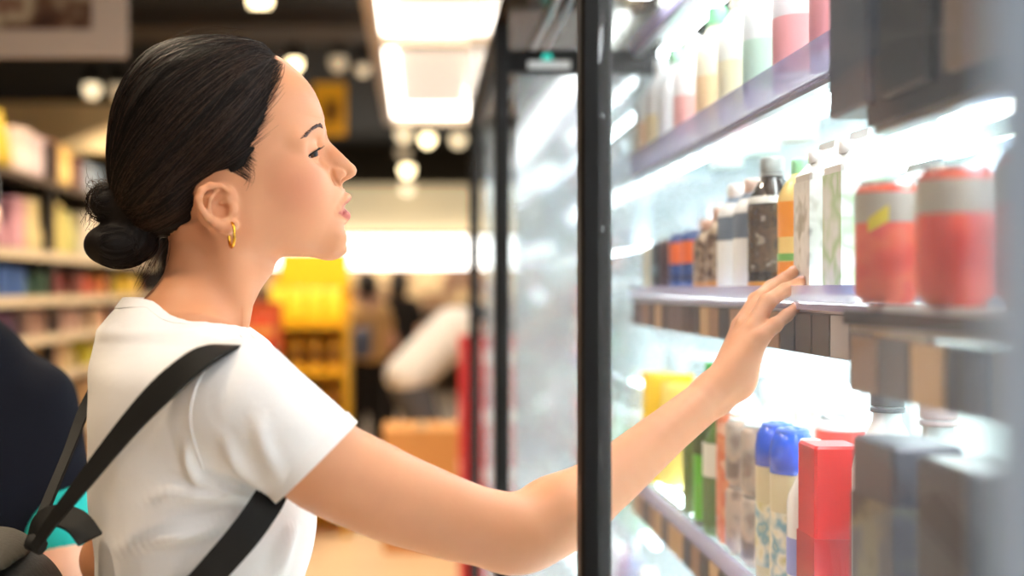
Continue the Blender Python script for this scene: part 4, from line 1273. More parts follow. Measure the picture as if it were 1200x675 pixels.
# ---------------------------------------------------------------- hair
fh = Field((axis(-.20, (.10, .0022)), axis(-.10, (.10, .0024)), axis(-.165, (.15, .0022))))
def hc(x, y): q = H(x, y); return (q[0], 0, q[2])
fh.ell(hc(236, 159), (.0955, .0795, .1085), .02)
fh.ell(hc(285, 135), (.070, .071, .078), .03)
fh.ell(hc(200, 215), (.058, .066, .062), .03)
for sg in (1, -1):
    q = H(262, 185); fh.ell((q[0], sg*.048, q[2]), (.050, .0285, .050), .02)
# cut along the hairline (side view polygon: where hair is)
HL = [(420, 20), (327, 67), (321, 82), (319.5, 100), (316.5, 127), (310.5, 150), (304, 168), (295, 184), (288, 196), (282, 203), (277, 205), (272, 206), (255, 208), (240, 212), (228, 226), (228, 244), (222, 258), (205, 272), (188, 285), (170, 292), (90, 300), (60, 20)]
hl = np.array([H(x, y, 0.02 if q_ < 3 else min(.066, .02+.012*(q_-2)) if q_ < 18 else .03)[[0, 2]] for q_, (x, y) in enumerate(HL)])
def poly_sd(x, z):
    d = np.full(np.broadcast(x, z).shape, 1e9, np.float32); s_ = np.ones_like(d)
    n = len(hl)
    for i in range(n):
        a = hl[i]; b = hl[i-1]
        ex, ez = b[0]-a[0], b[1]-a[1]
        wx, wz = x-a[0], z-a[1]
        t = np.clip((wx*ex+wz*ez)/(ex*ex+ez*ez), 0, 1)
        d = np.minimum(d, (wx-ex*t)**2+(wz-ez*t)**2)
        c1 = z >= a[1]; c2 = z < b[1]; c3 = ex*wz > ez*wx
        fl = (c1 & c2 & c3) | (~c1 & ~c2 & ~c3)
        s_ = np.where(fl, -s_, s_)
    return s_*np.sqrt(d)
g0 = fh.ax[0].reshape(-1, 1); g2 = fh.ax[2].reshape(1, -1)
pd = poly_sd(g0, g2)[:, None, :]
# hair lies close to the scalp at its edge and thickens behind it
gg_ = np.stack(np.broadcast_arrays(fh.ax[0][:, None, None], fh.ax[1][None, :, None], fh.ax[2][None, None, :]), -1).reshape(-1, 3)
skinD = fb.sample(gg_).reshape(fh.D.shape)
thk = .0010+.0065*sstep(0, .028, -pd)
taper = (.0080*(1-sstep(0, .034, -pd))).astype(np.float32)
fh.D = smin_(fh.D+taper, (skinD-thk).astype(np.float32), .004).astype(np.float32)
jag = .0018*np.sin(fh.ax[2]*420)[None, None, :]*np.sin(fh.ax[1]*90+1)[None, :, None]
k_ = .010; b_ = pd+jag; h_ = np.clip(.5-.5*(b_-fh.D)/k_, 0, 1)
fh.D = (b_*(1-h_)+fh.D*h_+k_*h_*(1-h_)).astype(np.float32)
cap_only = Field(fh.ax); cap_only.D = fh.D.copy()
# bun
bun_c = np.array(hc(134, 287)); tuft = np.array(hc(128, 238))
fh.ell(bun_c, (.0315, .034, .0235), .008)
fh.ell(bun_c+np.array([.020, 0, .002]), (.026, .030, .021), .008)
fh.ell(tuft, (.020, .022, .019), .010)
fh.ell(hc(152, 250), (.022, .026, .028), .014)
hV, hQ = fh.net()
# combed grooves that run from the hairline to the bun
bn = np.array(hc(150, 250))
cen = np.array(hc(236, 165))
dv_ = hV-cen
ax0 = (bn-cen)/np.linalg.norm(bn-cen)
e1 = np.array([0, 1.0, 0]); e2 = np.cross(ax0, e1)
phi = np.arctan2(dv_ @ e1, dv_ @ e2)
Nv = vnormals(hV, hQ)
groove = sum(a*np.sin(phi*f_+ph) for a, f_, ph in [(.0008, 23, .3), (.0006, 41, 1.1), (.0004, 67, 2.0), (.0003, 101, .5)])
fadeb = sstep(-.125, -.10, hV[:, 0])
hV = hV+Nv*(groove*fadeb)[:, None]
put('hair', hV, hQ, M_HAIR)

def strands(name, paths, rads, m, parent=woman, base=wbase, frame=HF):
    """many fine hairs as three-sided tubes in one mesh"""
    Vs, Qs, n0 = [], [], 0
    for pth, r in zip(paths, rads):
        w = frame.l2w(np.asarray(pth))-base
        n = len(w)
        t = np.gradient(w, axis=0); t /= np.linalg.norm(t, axis=1, keepdims=True)+1e-12
        a = np.cross(t, (.3, .5, .81)); a /= np.linalg.norm(a, axis=1, keepdims=True)+1e-12
        b = np.cross(t, a)
        rr = r*np.clip(.15+np.linspace(0, 1, n)*3.4, 0, 1); rr[-1] *= .3
        ring = np.stack([w+rr[:, None]*(math.cos(q)*a+math.sin(q)*b) for q in (0, 2.0944, 4.1888)], 1).reshape(-1, 3)
        i0 = np.arange(n-1)*3+n0
        for k in range(3):
            k2 = (k+1) % 3
            Qs.append(np.stack([i0+k, i0+k2, i0+3+k2, i0+3+k], 1))
        Vs.append(ring); n0 += 3*n
    me = mesh_np(name, np.concatenate(Vs), np.concatenate(Qs), m)
    o = bpy.data.objects.new(name, me); COL.objects.link(o)
    o.parent = parent
    o['kind'] = 'stuff'
    return o
def on_cap(A):
    """push points outwards from the middle of the head onto the hair surface"""
    d = A-cen; d /= np.linalg.norm(d, axis=1, keepdims=True)
    rs = np.linspace(.045, .150, 36)
    v = np.stack([np.minimum(cap_only.sample(cen+d*r), fb.sample(cen+d*r)+.0004) for r in rs], 1)
    neg = v < 0
    last = 35-np.argmax(neg[:, ::-1], axis=1)
    last = np.clip(last, 0, 34)
    k = np.arange(len(A))
    v0, v1 = v[k, last], v[k, last+1]
    t = np.clip(v0/(v0-v1-1e-9), 0, 1)
    return cen+d*(rs[last]+(rs[1]-rs[0])*t)[:, None], d, neg.any(1)
f_ear0 = H(236, 212, .066)[0]
f_ear = H(284, 212, .066)[0]; u_ear = H(284, 211, .066)[2]
def comb(n, off0, off1, npt=20):
    hlp = smooth_path([(x, y, 0) for x, y in HL[1:20]], 200)
    out = []
    while len(out) < n:
        sg = random.choice((1, 1, 1, -1))
        if random.random() < .42:
            i = random.randrange(0, 12); x, y = hlp[i][:2]; sd = random.uniform(-.034, .036)
        else:
            i = random.randrange(8, 199); x, y = hlp[i][:2]
            sd = sg*(float(np.interp(y, [67, 82, 100, 127, 168, 214], [.022, .038, .048, .057, .064, .068]))+random.uniform(-.008, .006))
        x += (5.0-min(34, random.expovariate(.11)) if i < 64 else -random.random()*4)
        a = H(x, y, sd*.9)
        a = np.array([a[0], sd, a[2]])
        d0 = a-cen; d1 = bn+np.array([random.uniform(-.008, .008), random.uniform(-.022, .022), random.uniform(-.02, .02)])-cen
        u0, u1 = d0/np.linalg.norm(d0), d1/np.linalg.norm(d1)
        om = math.acos(max(-1, min(1, float(u0 @ u1))))
        if om < .25 or om > 2.95: continue
        t = np.linspace(0, 1, npt)
        pth = (np.sin((1-t)*om)[:, None]*u0+np.sin(t*om)[:, None]*u1)/math.sin(om)
        out.append(cen+.09*pth)
    A, d, ok = on_cap(np.array(out).reshape(-1, 3))
    off = np.repeat(np.random.default_rng(3).uniform(off0, off1, n), npt)
    A = (A+d*off[:, None]).reshape(n, npt, 3)
    ok = ok.reshape(n, npt)
    res = []
    for p, o_k in zip(A, ok):
        if o_k.all():
            st = np.abs(np.diff(np.linalg.norm(p-cen, axis=1)))
            side_ = ((p[:, 0] > f_ear) & (p[:, 2] < u_ear)) | ((p[:, 0] > f_ear0) & (p[:, 2] < u_ear+.002))
            if st.max() < .012 and not side_.any(): res.append(p)
    return res
pa = comb(3800, -.0004, .0016)
strands('hair_strand', pa, [random.uniform(.00035, .0006) for _ in pa], M_HAIR)
# soft sideburn in front of the ear
sbn = []
for k in range(170):
    x0, y0 = random.uniform(287, 301), random.uniform(180, 214)
    if x0 > 303-(y0-180)*.25: continue
    a = HS(x0, y0, .066); b = HS(x0-random.uniform(34, 52), y0-random.uniform(14, 34)-.3*(y0-180), .072)
    sbn += [a+(b-a)*q for q in np.linspace(0, 1, 10)]
sbn, d_s, _ = on_cap(np.array(sbn))
sbn = (sbn+d_s*.0006).reshape(-1, 10, 3)
strands('sideburn', list(sbn), [random.uniform(.00016, .0003) for _ in sbn], M_HAIR)
pb = comb(700, .0002, .0022)
strands('hair_strand', pb, [random.uniform(.00025, .0004) for _ in pb], M_HAIR2)
# bun strands, coiled
bs = []
for k in range(420):
    big = random.random() < .75
    c_ = bun_c+np.array([.006, 0, 0]) if big else tuft
    rr = np.array([.0345, .0365, .0255]) if big else np.array([.0225, .024, .0205])
    ph = random.uniform(0, 2*math.pi); tl = random.uniform(-.5, .5); L = random.uniform(1.0, 2.4)
    lat = random.uniform(-1.1, 1.1)
    pth = []
    for t in np.linspace(0, L, 12):
        v = np.array([math.cos(lat)*math.cos(ph+t), math.sin(lat), math.cos(lat)*math.sin(ph+t)])
        v = np.array([v[0], v[1]*math.cos(tl)-v[2]*math.sin(tl), v[1]*math.sin(tl)+v[2]*math.cos(tl)])
        pth.append(c_+v*rr*(1.0 if big else random.uniform(.97, 1.12)))
    bs.append(np.array(pth))
strands('bun_strand', bs, [random.uniform(.0003, .0006) for _ in bs], M_HAIR)
# loose frizz: nape, tuft, crown, temple
lo = []
def loose(x, y, dx, dy, n, spread, sdr=.03, bend=6, ln=1.0):
    for _ in range(n):
        sd = random.uniform(-sdr, sdr)
        x0, y0 = x+random.gauss(0, spread), y+random.gauss(0, spread)
        l = ln*random.uniform(.5, 1.1); bx, by = random.uniform(-bend, bend), random.uniform(-bend, bend)
        pth = []
        for t in np.linspace(0, 1, 8):
            q = H(x0+dx*l*t+bx*math.sin(math.pi*t), y0+dy*l*t+by*math.sin(math.pi*t*1.3))
            pth.append((q[0], sd*(1+.2*t), q[2]))
        lo.append(np.array(pth))
loose(130, 232, -20, -10, 170, 8, .018, 10)
loose(114, 245, -10, 18, 25, 5, .012, 6)
loose(190, 283, -28, 54, 24, 3, .012, 5)
loose(200, 280, -16, 44, 14, 4, .02, 6)
loose(140, 300, 22, 16, 14, 8, .015, 6)
loose(318, 68, 18, -6, 10, 4, .02, 6, .7)
loose(245, 47, 44, -2, 16, 10, .02, 3)
loose(200, 58, 40, -14, 8, 6, .02, 3)
strands('loose_hair', lo, [random.uniform(.0002, .0003) for _ in lo], M_HAIR2)
tw = []
for k in range(5):
    x0 = 293+random.uniform(-4, 5); ln = random.uniform(10, 28)
    pth = np.array([[H(x0-4*q+3*math.sin(q*3), 205+ln*q)[0], .07, H(x0, 205+ln*q)[2]] for q in np.linspace(0, 1, 6)])
    for _ in range(6): pth = pth-np.clip(fb.sample(pth), -.02, .02)[:, None]*fb.grad(pth)
    tw.append(pth+fb.grad(pth)*.0006)
strands('hairline_wisp', tw, [random.uniform(.00011, .0002) for _ in tw], M_HAIR)

# ---------------------------------------------------------------- earring
GOLD = mat('gold', rgb(226, 168, 60), rough=.18, metal=1.0)
er = MB()
ec = H(271.5, 275.5, .0775)
pts = []
for k in range(25):
    a = 2*math.pi*k/24
    pts.append(HF.l2w(ec+np.array([.0028*math.sin(a)*1.0, .0095*math.sin(a), .0122*math.cos(a)]))-wbase)
er.tube(pts, .0016, n=8, cap=False)
er.build('earring', GOLD, woman)

# ---------------------------------------------------------------- T-shirt
ft = Field((axis(-.225, (.145, .0026)), axis(-.215, (.235, .0028)), axis(-.62, (-.16, .0026))))
torso(ft, 0.0, .03)
for sg in (1, -1):
    a = H(188, 372); b = H(262, 440)
    ft.cone((a[0], sg*.035, a[2]-.042), (b[0], sg*.130, b[2]-.014), .036, .050, .05)
a = H(225, 402); ft.ell((a[0], 0, a[2]-.01), (.088, .085, .031), .04)
a = H(176, 384); ft.ell((a[0], 0, a[2]), (.036, .070, .034), .035)
sl0 = HF.pY(284, 466, 1.13); sl1 = HF.pY(376, 545, 1.137)
l0 = H(205, 456, -.152); l1 = H(166, 548, -.180)
fs1 = Field(ft.ax); fs1.cone(sl0, sl1, .0560, .0525, .01)
fs2 = Field(ft.ax); fs2.cone(l0, l1, .056, .052, .01)
g = [ft.ax[0].reshape(-1, 1, 1), ft.ax[1].reshape(1, -1, 1), ft.ax[2].reshape(1, 1, -1)]
def plane(p, n_):
    n_ = np.asarray(n_)/np.linalg.norm(n_)
    return (g[0]-p[0])*n_[0]+(g[1]-p[1])*n_[1]+(g[2]-p[2])*n_[2]
hem_c = HF.pY(369, 539, 1.137)
hd = HF.pY(324, 577, 1.137)-HF.pY(409, 493, 1.137)
hem_n = np.cross(hd, np.array([-.10, 1.0, .06])); hem_n /= np.linalg.norm(hem_n)
if hem_n @ (sl1-sl0) < 0: hem_n = -hem_n
hem2_c = l0+(l1-l0)*.95; hem2_n = (l1-l0)/np.linalg.norm(l1-l0)
pl1 = plane(hem_c, hem_n); pl2 = plane(hem2_c, hem2_n)
tors = ft.D.copy()
outer = smin_(smin_(tors, np.maximum(fs1.D, pl1), .022), np.maximum(fs2.D, pl2), .022)
full = smin_(smin_(tors, fs1.D, .022), fs2.D, .022)
# neck opening: a slanted oval
nb = H(160, 364); nf = H(286, 402)
nd = np.array([nf[0]-nb[0], 0, nf[2]-nb[2]]); n_len = np.linalg.norm(nd)/2; nd /= 2*n_len
nu = np.array([-nd[2], 0, nd[0]])
nc = (nb+nf)/2
xa = (g[0]-nc[0])*nd[0]+(g[2]-nc[2])*nd[2]; zu = (g[0]-nc[0])*nu[0]+(g[2]-nc[2])*nu[2]
rad_ = np.sqrt((xa/n_len)**2+(g[1]/.078)**2)
neckcut = np.minimum(-(rad_-1)*n_len, zu+.045)
hemcut = -(g[2]+.585)*np.ones_like(outer)
cut = np.maximum(neckcut, hemcut)
ft.D = np.maximum(outer, cut).astype(np.float32)
Ffull = Field(ft.ax); Ffull.D = full.astype(np.float32)
Fcut = Field(ft.ax); Fcut.D = np.broadcast_to(cut, outer.shape).astype(np.float32)
Ftor = Field(ft.ax); Ftor.D = tors
tV, tQ = ft.net()
fc = tV[tQ].mean(1)
keep = Ffull.sample(fc) > -.0035
tQ = tQ[keep]
used = np.unique(tQ); rm = np.full(len(tV), -1); rm[used] = np.arange(len(used))
tV = tV[used]; tQ = rm[tQ]
tV = relax(tV, tQ, 2, .5)
# soft folds
N_ = vnormals(tV, tQ)
f_, s_, u_ = tV[:, 0], tV[:, 1], tV[:, 2]
def fold(path, width, amp):
    """raised fold along a traced line on the camera side"""
    pts = smooth_path([HF.pY(*p) for p in path], 24)
    d = np.full(len(tV), 1e9)
    tt = np.zeros(len(tV))
    for i, p in enumerate(pts):
        e = np.linalg.norm((tV-p)*np.array([1, .35, 1]), axis=1)
        m_ = e < d; d = np.where(m_, e, d); tt = np.where(m_, i/23, tt)
    return amp*np.exp(-(d/width)**2)*np.sin(math.pi*np.clip(tt*.9+.05, 0, 1))
disp = np.zeros(len(tV))
FOLDS = [([(300, 585, 1.14), (250, 560, 1.14), (205, 540, 1.16), (150, 535, 1.2)], .007, .006),
         ([(305, 592, 1.14), (255, 580, 1.13), (200, 575, 1.15), (140, 590, 1.2)], .008, .006),
         ([(300, 600, 1.14), (240, 620, 1.13), (190, 625, 1.15), (130, 640, 1.2)], .009, .007),
         ([(290, 610, 1.14), (250, 650, 1.13), (210, 680, 1.15)], .009, .006),
         ([(235, 575, 1.12), (222, 535, 1.12), (226, 490, 1.12), (240, 455, 1.11)], .006, .004),
         ([(310, 572, 1.12), (280, 545, 1.10), (262, 510, 1.09)], .007, .004),
         ([(330, 560, 1.10), (310, 520, 1.09), (300, 480, 1.08)], .008, .003),
         ([(150, 420, 1.2), (140, 470, 1.19), (142, 530, 1.19), (150, 600, 1.19)], .010, .005),
         ([(180, 400, 1.2), (168, 450, 1.18), (160, 500, 1.18)], .008, .004),
         ([(122, 560, 1.24), (124, 610, 1.23), (132, 680, 1.22)], .008, .005),
         ([(345, 610, 1.2), (330, 640, 1.19), (322, 680, 1.18)], .009, .005),
         ([(262, 398, 1.16), (225, 402, 1.18), (190, 396, 1.2), (170, 400, 1.22)], .005, .003)]
for p_, w_, a_ in FOLDS: disp += fold(p_, w_, a_*2.2)
disp += .0016*np.sin(f_*60+u_*35+2*np.sin(s_*20))*np.sin(u_*28-f_*15)
tV = tV+N_*disp[:, None]
# the body stays under the cloth
inb = (bodyV[:, 2] < ft.ax[2][-1]) & (bodyV[:, 0] < ft.ax[0][-1]) & (bodyV[:, 1] < ft.ax[1][-1])
def cloth(name, col, sc=1500):
    m = mat(name, col, rough=.85, spec=.15)
    nt = m.node_tree; b = nt.nodes['Principled BSDF']
    b.inputs['Sheen Weight'].default_value = .15
    tc = nt.nodes.new('ShaderNodeTexCoord')
    w = nt.nodes.new('ShaderNodeTexNoise'); w.inputs['Scale'].default_value = sc; w.inputs['Detail'].default_value = 2
    w2 = nt.nodes.new('ShaderNodeTexNoise'); w2.inputs['Scale'].default_value = 28; w2.inputs['Detail'].default_value = 3
    for q in (w, w2): nt.links.new(tc.outputs['Object'], q.inputs['Vector'])
    ad = nt.nodes.new('ShaderNodeMath'); ad.operation = 'MULTIPLY_ADD'; ad.inputs[1].default_value = .12
    nt.links.new(w.outputs['Fac'], ad.inputs[0]); nt.links.new(w2.outputs['Fac'], ad.inputs[2])
    bp = nt.nodes.new('ShaderNodeBump'); bp.inputs['Strength'].default_value = .25; bp.inputs['Distance'].default_value = .006
    nt.links.new(ad.outputs[0], bp.inputs['Height']); nt.links.new(bp.outputs['Normal'], b.inputs['Normal'])
    return m
WHITE_COTTON = cloth('white_cotton', rgb(238, 234, 232))
shirt = put('t_shirt', tV, tQ, WHITE_COTTON)
so = shirt.modifiers.new('thickness', 'SOLIDIFY'); so.thickness = .0022; so.offset = -1
# collar and sleeve hems, found on the cloth surface
def ring_on(fn_pt, n=64):
    out = []
    for k in range(n+1):
        ps = fn_pt(2*math.pi*k/n)                       # points ordered from outside to inside
        v = Ffull.sample(ps)
        i = int(np.argmax(v < .0006)) if (v < .0006).any() else int(np.argmin(v))
        out.append(ps[i])
    out = np.array(out)
    for _ in range(3): out[1:-1] = (out[:-2]+2*out[1:-1]+out[2:])/4
    out[-1] = out[0]
    return out
ed_ = np.sort(np.concatenate([tQ[:, [k, (k+1) % 4]] for k in range(4)]), axis=1)
ue, ct = np.unique(ed_, axis=0, return_counts=True)
bv = np.unique(ue[ct == 1])
bp_ = tV[bv]
bp_ = bp_[bp_[:, 2] > nc[2]-.09]
an_ = np.arctan2(bp_[:, 1]/.078, ((bp_-nc) @ nd)/n_len)
grid_a = np.linspace(-math.pi, math.pi, 65)
col_r = []
for a in grid_a:
    w_ = np.exp(-(((an_-a+math.pi) % (2*math.pi)-math.pi)/.07)**2)+1e-12
    col_r.append((bp_*w_[:, None]).sum(0)/w_.sum())
col_r = np.array(col_r); col_r[-1] = col_r[0]
col_n = Ffull.grad(col_r, .006)
mb = MB()
mb.ribbon(HF.l2w(col_r)-wbase+.001*(HF.l2w(col_n)-HF.O), .013, HF.l2w(col_n)-HF.O, .0036)
mb.build('collar', WHITE_COTTON, shirt)
sm_ = smooth_path([HF.pY(*q) for q in [(252, 432, 1.12), (236, 452, 1.11), (226, 486, 1.11), (223, 530, 1.11), (232, 566, 1.12), (255, 588, 1.14), (285, 596, 1.15)]], 50)
sm_ = sm_+np.array([0, .02, 0])
for _ in range(12): sm_ = sm_-np.clip(Ffull.sample(sm_), -.02, .02)[:, None]*Ffull.grad(sm_)
sm_ = sm_+Ffull.grad(sm_)*.0006
MB().tube(HF.l2w(sm_)-wbase, .0016, n=6).build('seam', WHITE_COTTON, shirt)
for hc_, hn_, cc in ((hem_c, hem_n, .0), (hem2_c, hem2_n, 0)):
    e1_ = np.cross(hn_, (0, 1, 0)); e1_ /= np.linalg.norm(e1_); e2_ = np.cross(hn_, e1_)
    zr = np.linspace(.085, .02, 120)
    rg = ring_on(lambda a: hc_-hn_*.004+zr[:, None]*(math.cos(a)*e1_+math.sin(a)*e2_))
    cen_ = rg[:-1].mean(0)
    mb = MB()
    mb.ribbon(HF.l2w(rg)-wbase, .014, HF.l2w(rg)-HF.l2w(cen_), .0030)
    mb.build('sleeve_hem', WHITE_COTTON, shirt)

# the skin tucks in under the cloth
q_ = np.clip(bodyV, [x[0] for x in ft.ax], [x[-1] for x in ft.ax])
inside = np.abs(q_-bodyV).max(1) < 1e-6
d_ = Ffull.sample(bodyV); 
under = inside & (d_ > -.009) & (d_ < .02) & (Fcut.sample(bodyV) < .004) & ((bodyV-hem_c) @ hem_n < .0) & ((bodyV-hem2_c) @ hem2_n < .012)
sh_ = np.where(under, d_+.009, 0)
# fade at the openings
sh_ = sh_*sstep(0, -.012, (bodyV-hem_c) @ hem_n)*sstep(.004, -.001, Fcut.sample(bodyV))
bodyV = bodyV-Ffull.grad(bodyV)*sh_[:, None]
put('body', bodyV, bodyQ, SKIN, attr={'lip': lip*.85, 'blush': blush*.4, 'mouth': m_open})

# ---------------------------------------------------------------- jeans and shoes (below the frame)
fj = Field((axis(-.30, (.28, .006)), axis(-.24, (.24, .006)), axis(-1.516, (-.50, .007))))
hip = H(230, 790)
fj.loft(np.linspace(-.78, -.56, 12), np.full(12, hip[0]), np.zeros(12), np.linspace(.115, .112, 12), np.linspace(.165, .148, 12), .03)
for sg in (1, -1):
    fj.chain([(hip[0], sg*.085, -.70), (hip[0]+.01, sg*.085, -1.05), (hip[0]-.01, sg*.09, -1.43)], [.085, .058, .050], .05)
jV, jQ = fj.net()
put('jeans', jV, jQ, cloth('denim', rgb(60, 78, 110)))
fs_ = None
for sg in (1, -1):
    fs_ = Field((axis(-.30, (.28, .005)), axis(min(sg*.04, sg*.15), (max(sg*.04, sg*.15), .005)), axis(-1.516, (-1.38, .005))))
    x0 = hip[0]-.01
    fs_.cone((x0-.045, sg*.092, -1.470), (x0+.12, sg*.094, -1.485), .040, .028, .02)
    fs_.cone((x0-.02, sg*.092, -1.44), (x0+.0, sg*.092, -1.41), .045, .048, .02)
    fs_.D = np.maximum(fs_.D, -(fs_.ax[2].reshape(1, 1, -1)+1.512))
    sV, sQ = fs_.net()
    put('shoe', sV, sQ, mat('shoe_white', rgb(225, 222, 218), rough=.6))
# ================================================================ other shoppers
def shopper(name, px, Y, ang, label, parts, res=.012, zoff=0.0):
    """parts: list of (part name, material, [(a, b, ra, rb, k), ...]) in local forward, side, up metres from the floor"""
    o = np.array([(px-VX)/F*Y, Y, 0.0])
    root = empty('person', o)
    tag(root, label, 'person')
    fr = Frame(600, 300, 2, ang); fr.O = o
    for nm, m, prims in parts:
        lo_ = np.min([np.minimum(a, b)-max(ra, rb) for a, b, ra, rb, k in prims], axis=0)-.03
        hi_ = np.max([np.maximum(a, b)+max(ra, rb) for a, b, ra, rb, k in prims], axis=0)+.03
        fd = Field([axis(l, (h, res)) for l, h in zip(lo_, hi_)])
        for a, b, ra, rb, k in prims: fd.cone(a, b, ra, rb, k)
        fd.D = np.maximum(fd.D, -(fd.ax[2].reshape(1, 1, -1)-.002)).astype(np.float32)
        V_, Q_ = fd.net()
        at = None
        if nm == 'body': at = {'lip': np.zeros(len(V_)), 'blush': np.zeros(len(V_))}
        put(nm, V_, Q_, m, root, o, fr, attr=at)
    return root
def hand5(w, d, sd, sc=1.0):
    """palm and five fingers from the wrist w along d"""
    d = np.asarray(d, float); d /= np.linalg.norm(d); sd = np.asarray(sd, float)
    w = np.asarray(w, float)
    pr = [(w, w+d*.08*sc, .024*sc, .030*sc, .02)]
    for q in range(4):
        b0 = w+d*.085*sc+sd*(q-1.5)*.019*sc
        L = (.062, .072, .068, .052)[q]*sc
        m_ = b0+d*L*.5+np.array([.004, 0, -.002]); pr += [(b0, m_, .0095*sc, .0088*sc, .006), (m_, b0+d*L+np.array([.012, 0, -.004]), .0088*sc, .0075*sc, .004)]
    t0 = w+d*.03*sc-sd*.03*sc
    pr += [(w+d*.02*sc, t0+d*.02, .016*sc, .012*sc, .01), (t0+d*.02, t0+d*.055*sc-sd*.012, .011*sc, .009*sc, .006)]
    return pr
A_ = np.array
NAVY = cloth('navy_cotton', rgb(14, 16, 26), 1200)
NAVY.node_tree.nodes['Principled BSDF'].inputs['Sheen Weight'].default_value = 0
TEAL = cloth('teal_trim', rgb(38, 178, 172), 1200)
DEN2 = cloth('grey_denim', rgb(96, 98, 108))
BLKC = cloth('black_cloth', rgb(26, 22, 22))
SKIN2 = skin_mat('skin_light', rgb(232, 178, 150), rgb(200, 120, 110), rgb(225, 150, 130))
HAIRB = mat('black_hair', rgb(24, 18, 16), rough=.45)

# --- shopper in navy at the left edge, seen from behind the shoulder (faces away down the aisle)
def at_left(x, y, Y=1.80):
    """pixel -> local coordinates of the navy shopper"""
    p = P(x, y, Y)-LO
    return A_([p @ LFR.fv, p @ LFR.sv, p[2]])
LX, LY = -74, 1.80
LO = A_([(LX-VX)/F*LY, LY, 0.0])
LFR = Frame(600, 300, 2, math.radians(90))
sh = at_left(44, 470); el = at_left(70, 655, 1.74); wrp = at_left(66, 800, 1.80)
hd = at_left(-74, 255); nk_ = at_left(-74, 350)
body = [((hd[0], 0, hd[2]+.03), (hd[0]+.01, 0, hd[2]+.03), .088, .088, .03), ((hd[0]+.03, 0, hd[2]-.05), (hd[0]+.06, 0, hd[2]-.07), .060, .045, .04), ((hd[0]+.098, 0, hd[2]-.01), (hd[0]+.108, 0, hd[2]-.03), .010, .013, .012),
        ((0, 0, hd[2]-.06), (-.01, 0, nk_[2]-.06), .052, .058, .03), ((hd[0], -.085, hd[2]-.02), (hd[0]-.01, -.088, hd[2]+.01), .012, .015, .01), ((hd[0], .085, hd[2]-.02), (hd[0]-.01, .088, hd[2]+.01), .012, .015, .01)]
sgn = -1 if sh[1] < 0 else 1
body += [(sh, el, .045, .042, .03), (el, wrp, .042, .027, .02)]
body += hand5(wrp, (0.02, 0, -1), (1, 0, 0))
msh, mel, mwr = (A_([v[0], -v[1], v[2]]) for v in (sh, el, wrp))
body += [(msh, mel, .045, .042, .03), (mel, mwr, .042, .027, .02)]+hand5(mwr, (.02, 0, -1), (1, 0, 0))
body += [((0, 0, 1.20), (0, 0, .98), .12, .12, .03)]
tee = []
for u0, u1, hw, r0, r1 in ((1.16, 1.05, .07, .11, .125), (1.05, .90, .070, .125, .125), (.90, .78, .07, .125, .135)):
    for sg in (1, -1): tee.append(((0, sg*hw, u0), (0, sg*hw, u1), r0, r1, .05))
slv_end = sh+(el-sh)*.60
tee += [((-.01, 0, nk_[2]-.085), (0, 0, 1.10), .088, .125, .05), ((-.01, .05, nk_[2]-.12), (0, .08, 1.10), .09, .12, .05), ((-.01, -.05, nk_[2]-.12), (0, -.08, 1.10), .09, .12, .05)]
tee += [((0, 0, nk_[2]-.075), (sh[0], sh[1]*.86, sh[2]-.02), .060, .056, .04), ((0, 0, nk_[2]-.075), (msh[0], msh[1]*.86, msh[2]-.02), .060, .056, .04),
        (sh, slv_end, .058, .060, .03), (msh, msh+(mel-msh)*.60, .058, .060, .03)]
ed = (el-sh)/np.linalg.norm(el-sh)
trim = [(slv_end+ed*.012, slv_end+ed*.046, .0605, .0595, .004)]
med = A_([ed[0], -ed[1], ed[2]]); mse = msh+(mel-msh)*.60
trim2 = [(mse+med*.012, mse+med*.046, .0605, .0595, .004)]
pants = [((0, .07, .80), (0, .08, .45), .10, .07, .06), ((0, -.07, .80), (0, -.08, .45), .10, .07, .06), ((0, .08, .45), (0, .085, .06), .07, .055, .03), ((0, -.08, .45), (0, -.085, .06), .07, .055, .03)]
hair = [((hd[0]-.012, 0, hd[2]+.045), (hd[0]-.015, 0, hd[2]+.0), .096, .094, .03), ((hd[0]-.03, 0, hd[2]-.03), (hd[0]-.03, 0, hd[2]-.06), .07, .055, .03)]
shoes = [((-.05, .085, .045), (.13, .09, .035), .045, .035, .02), ((-.05, -.085, .045), (.13, -.09, .035), .045, .035, .02)]
shopper('person', LX, LY, math.radians(90), 'shopper in a navy T-shirt with teal sleeve trim beside the backpack',
        [('body', SKIN2, body), ('t_shirt', NAVY, tee), ('sleeve_trim', TEAL, trim), ('sleeve_trim', TEAL, trim2), ('trousers', BLKC, pants), ('hair', HAIRB, hair), ('shoe', BLKC, shoes[:1]), ('shoe', BLKC, shoes[1:])], res=.009)

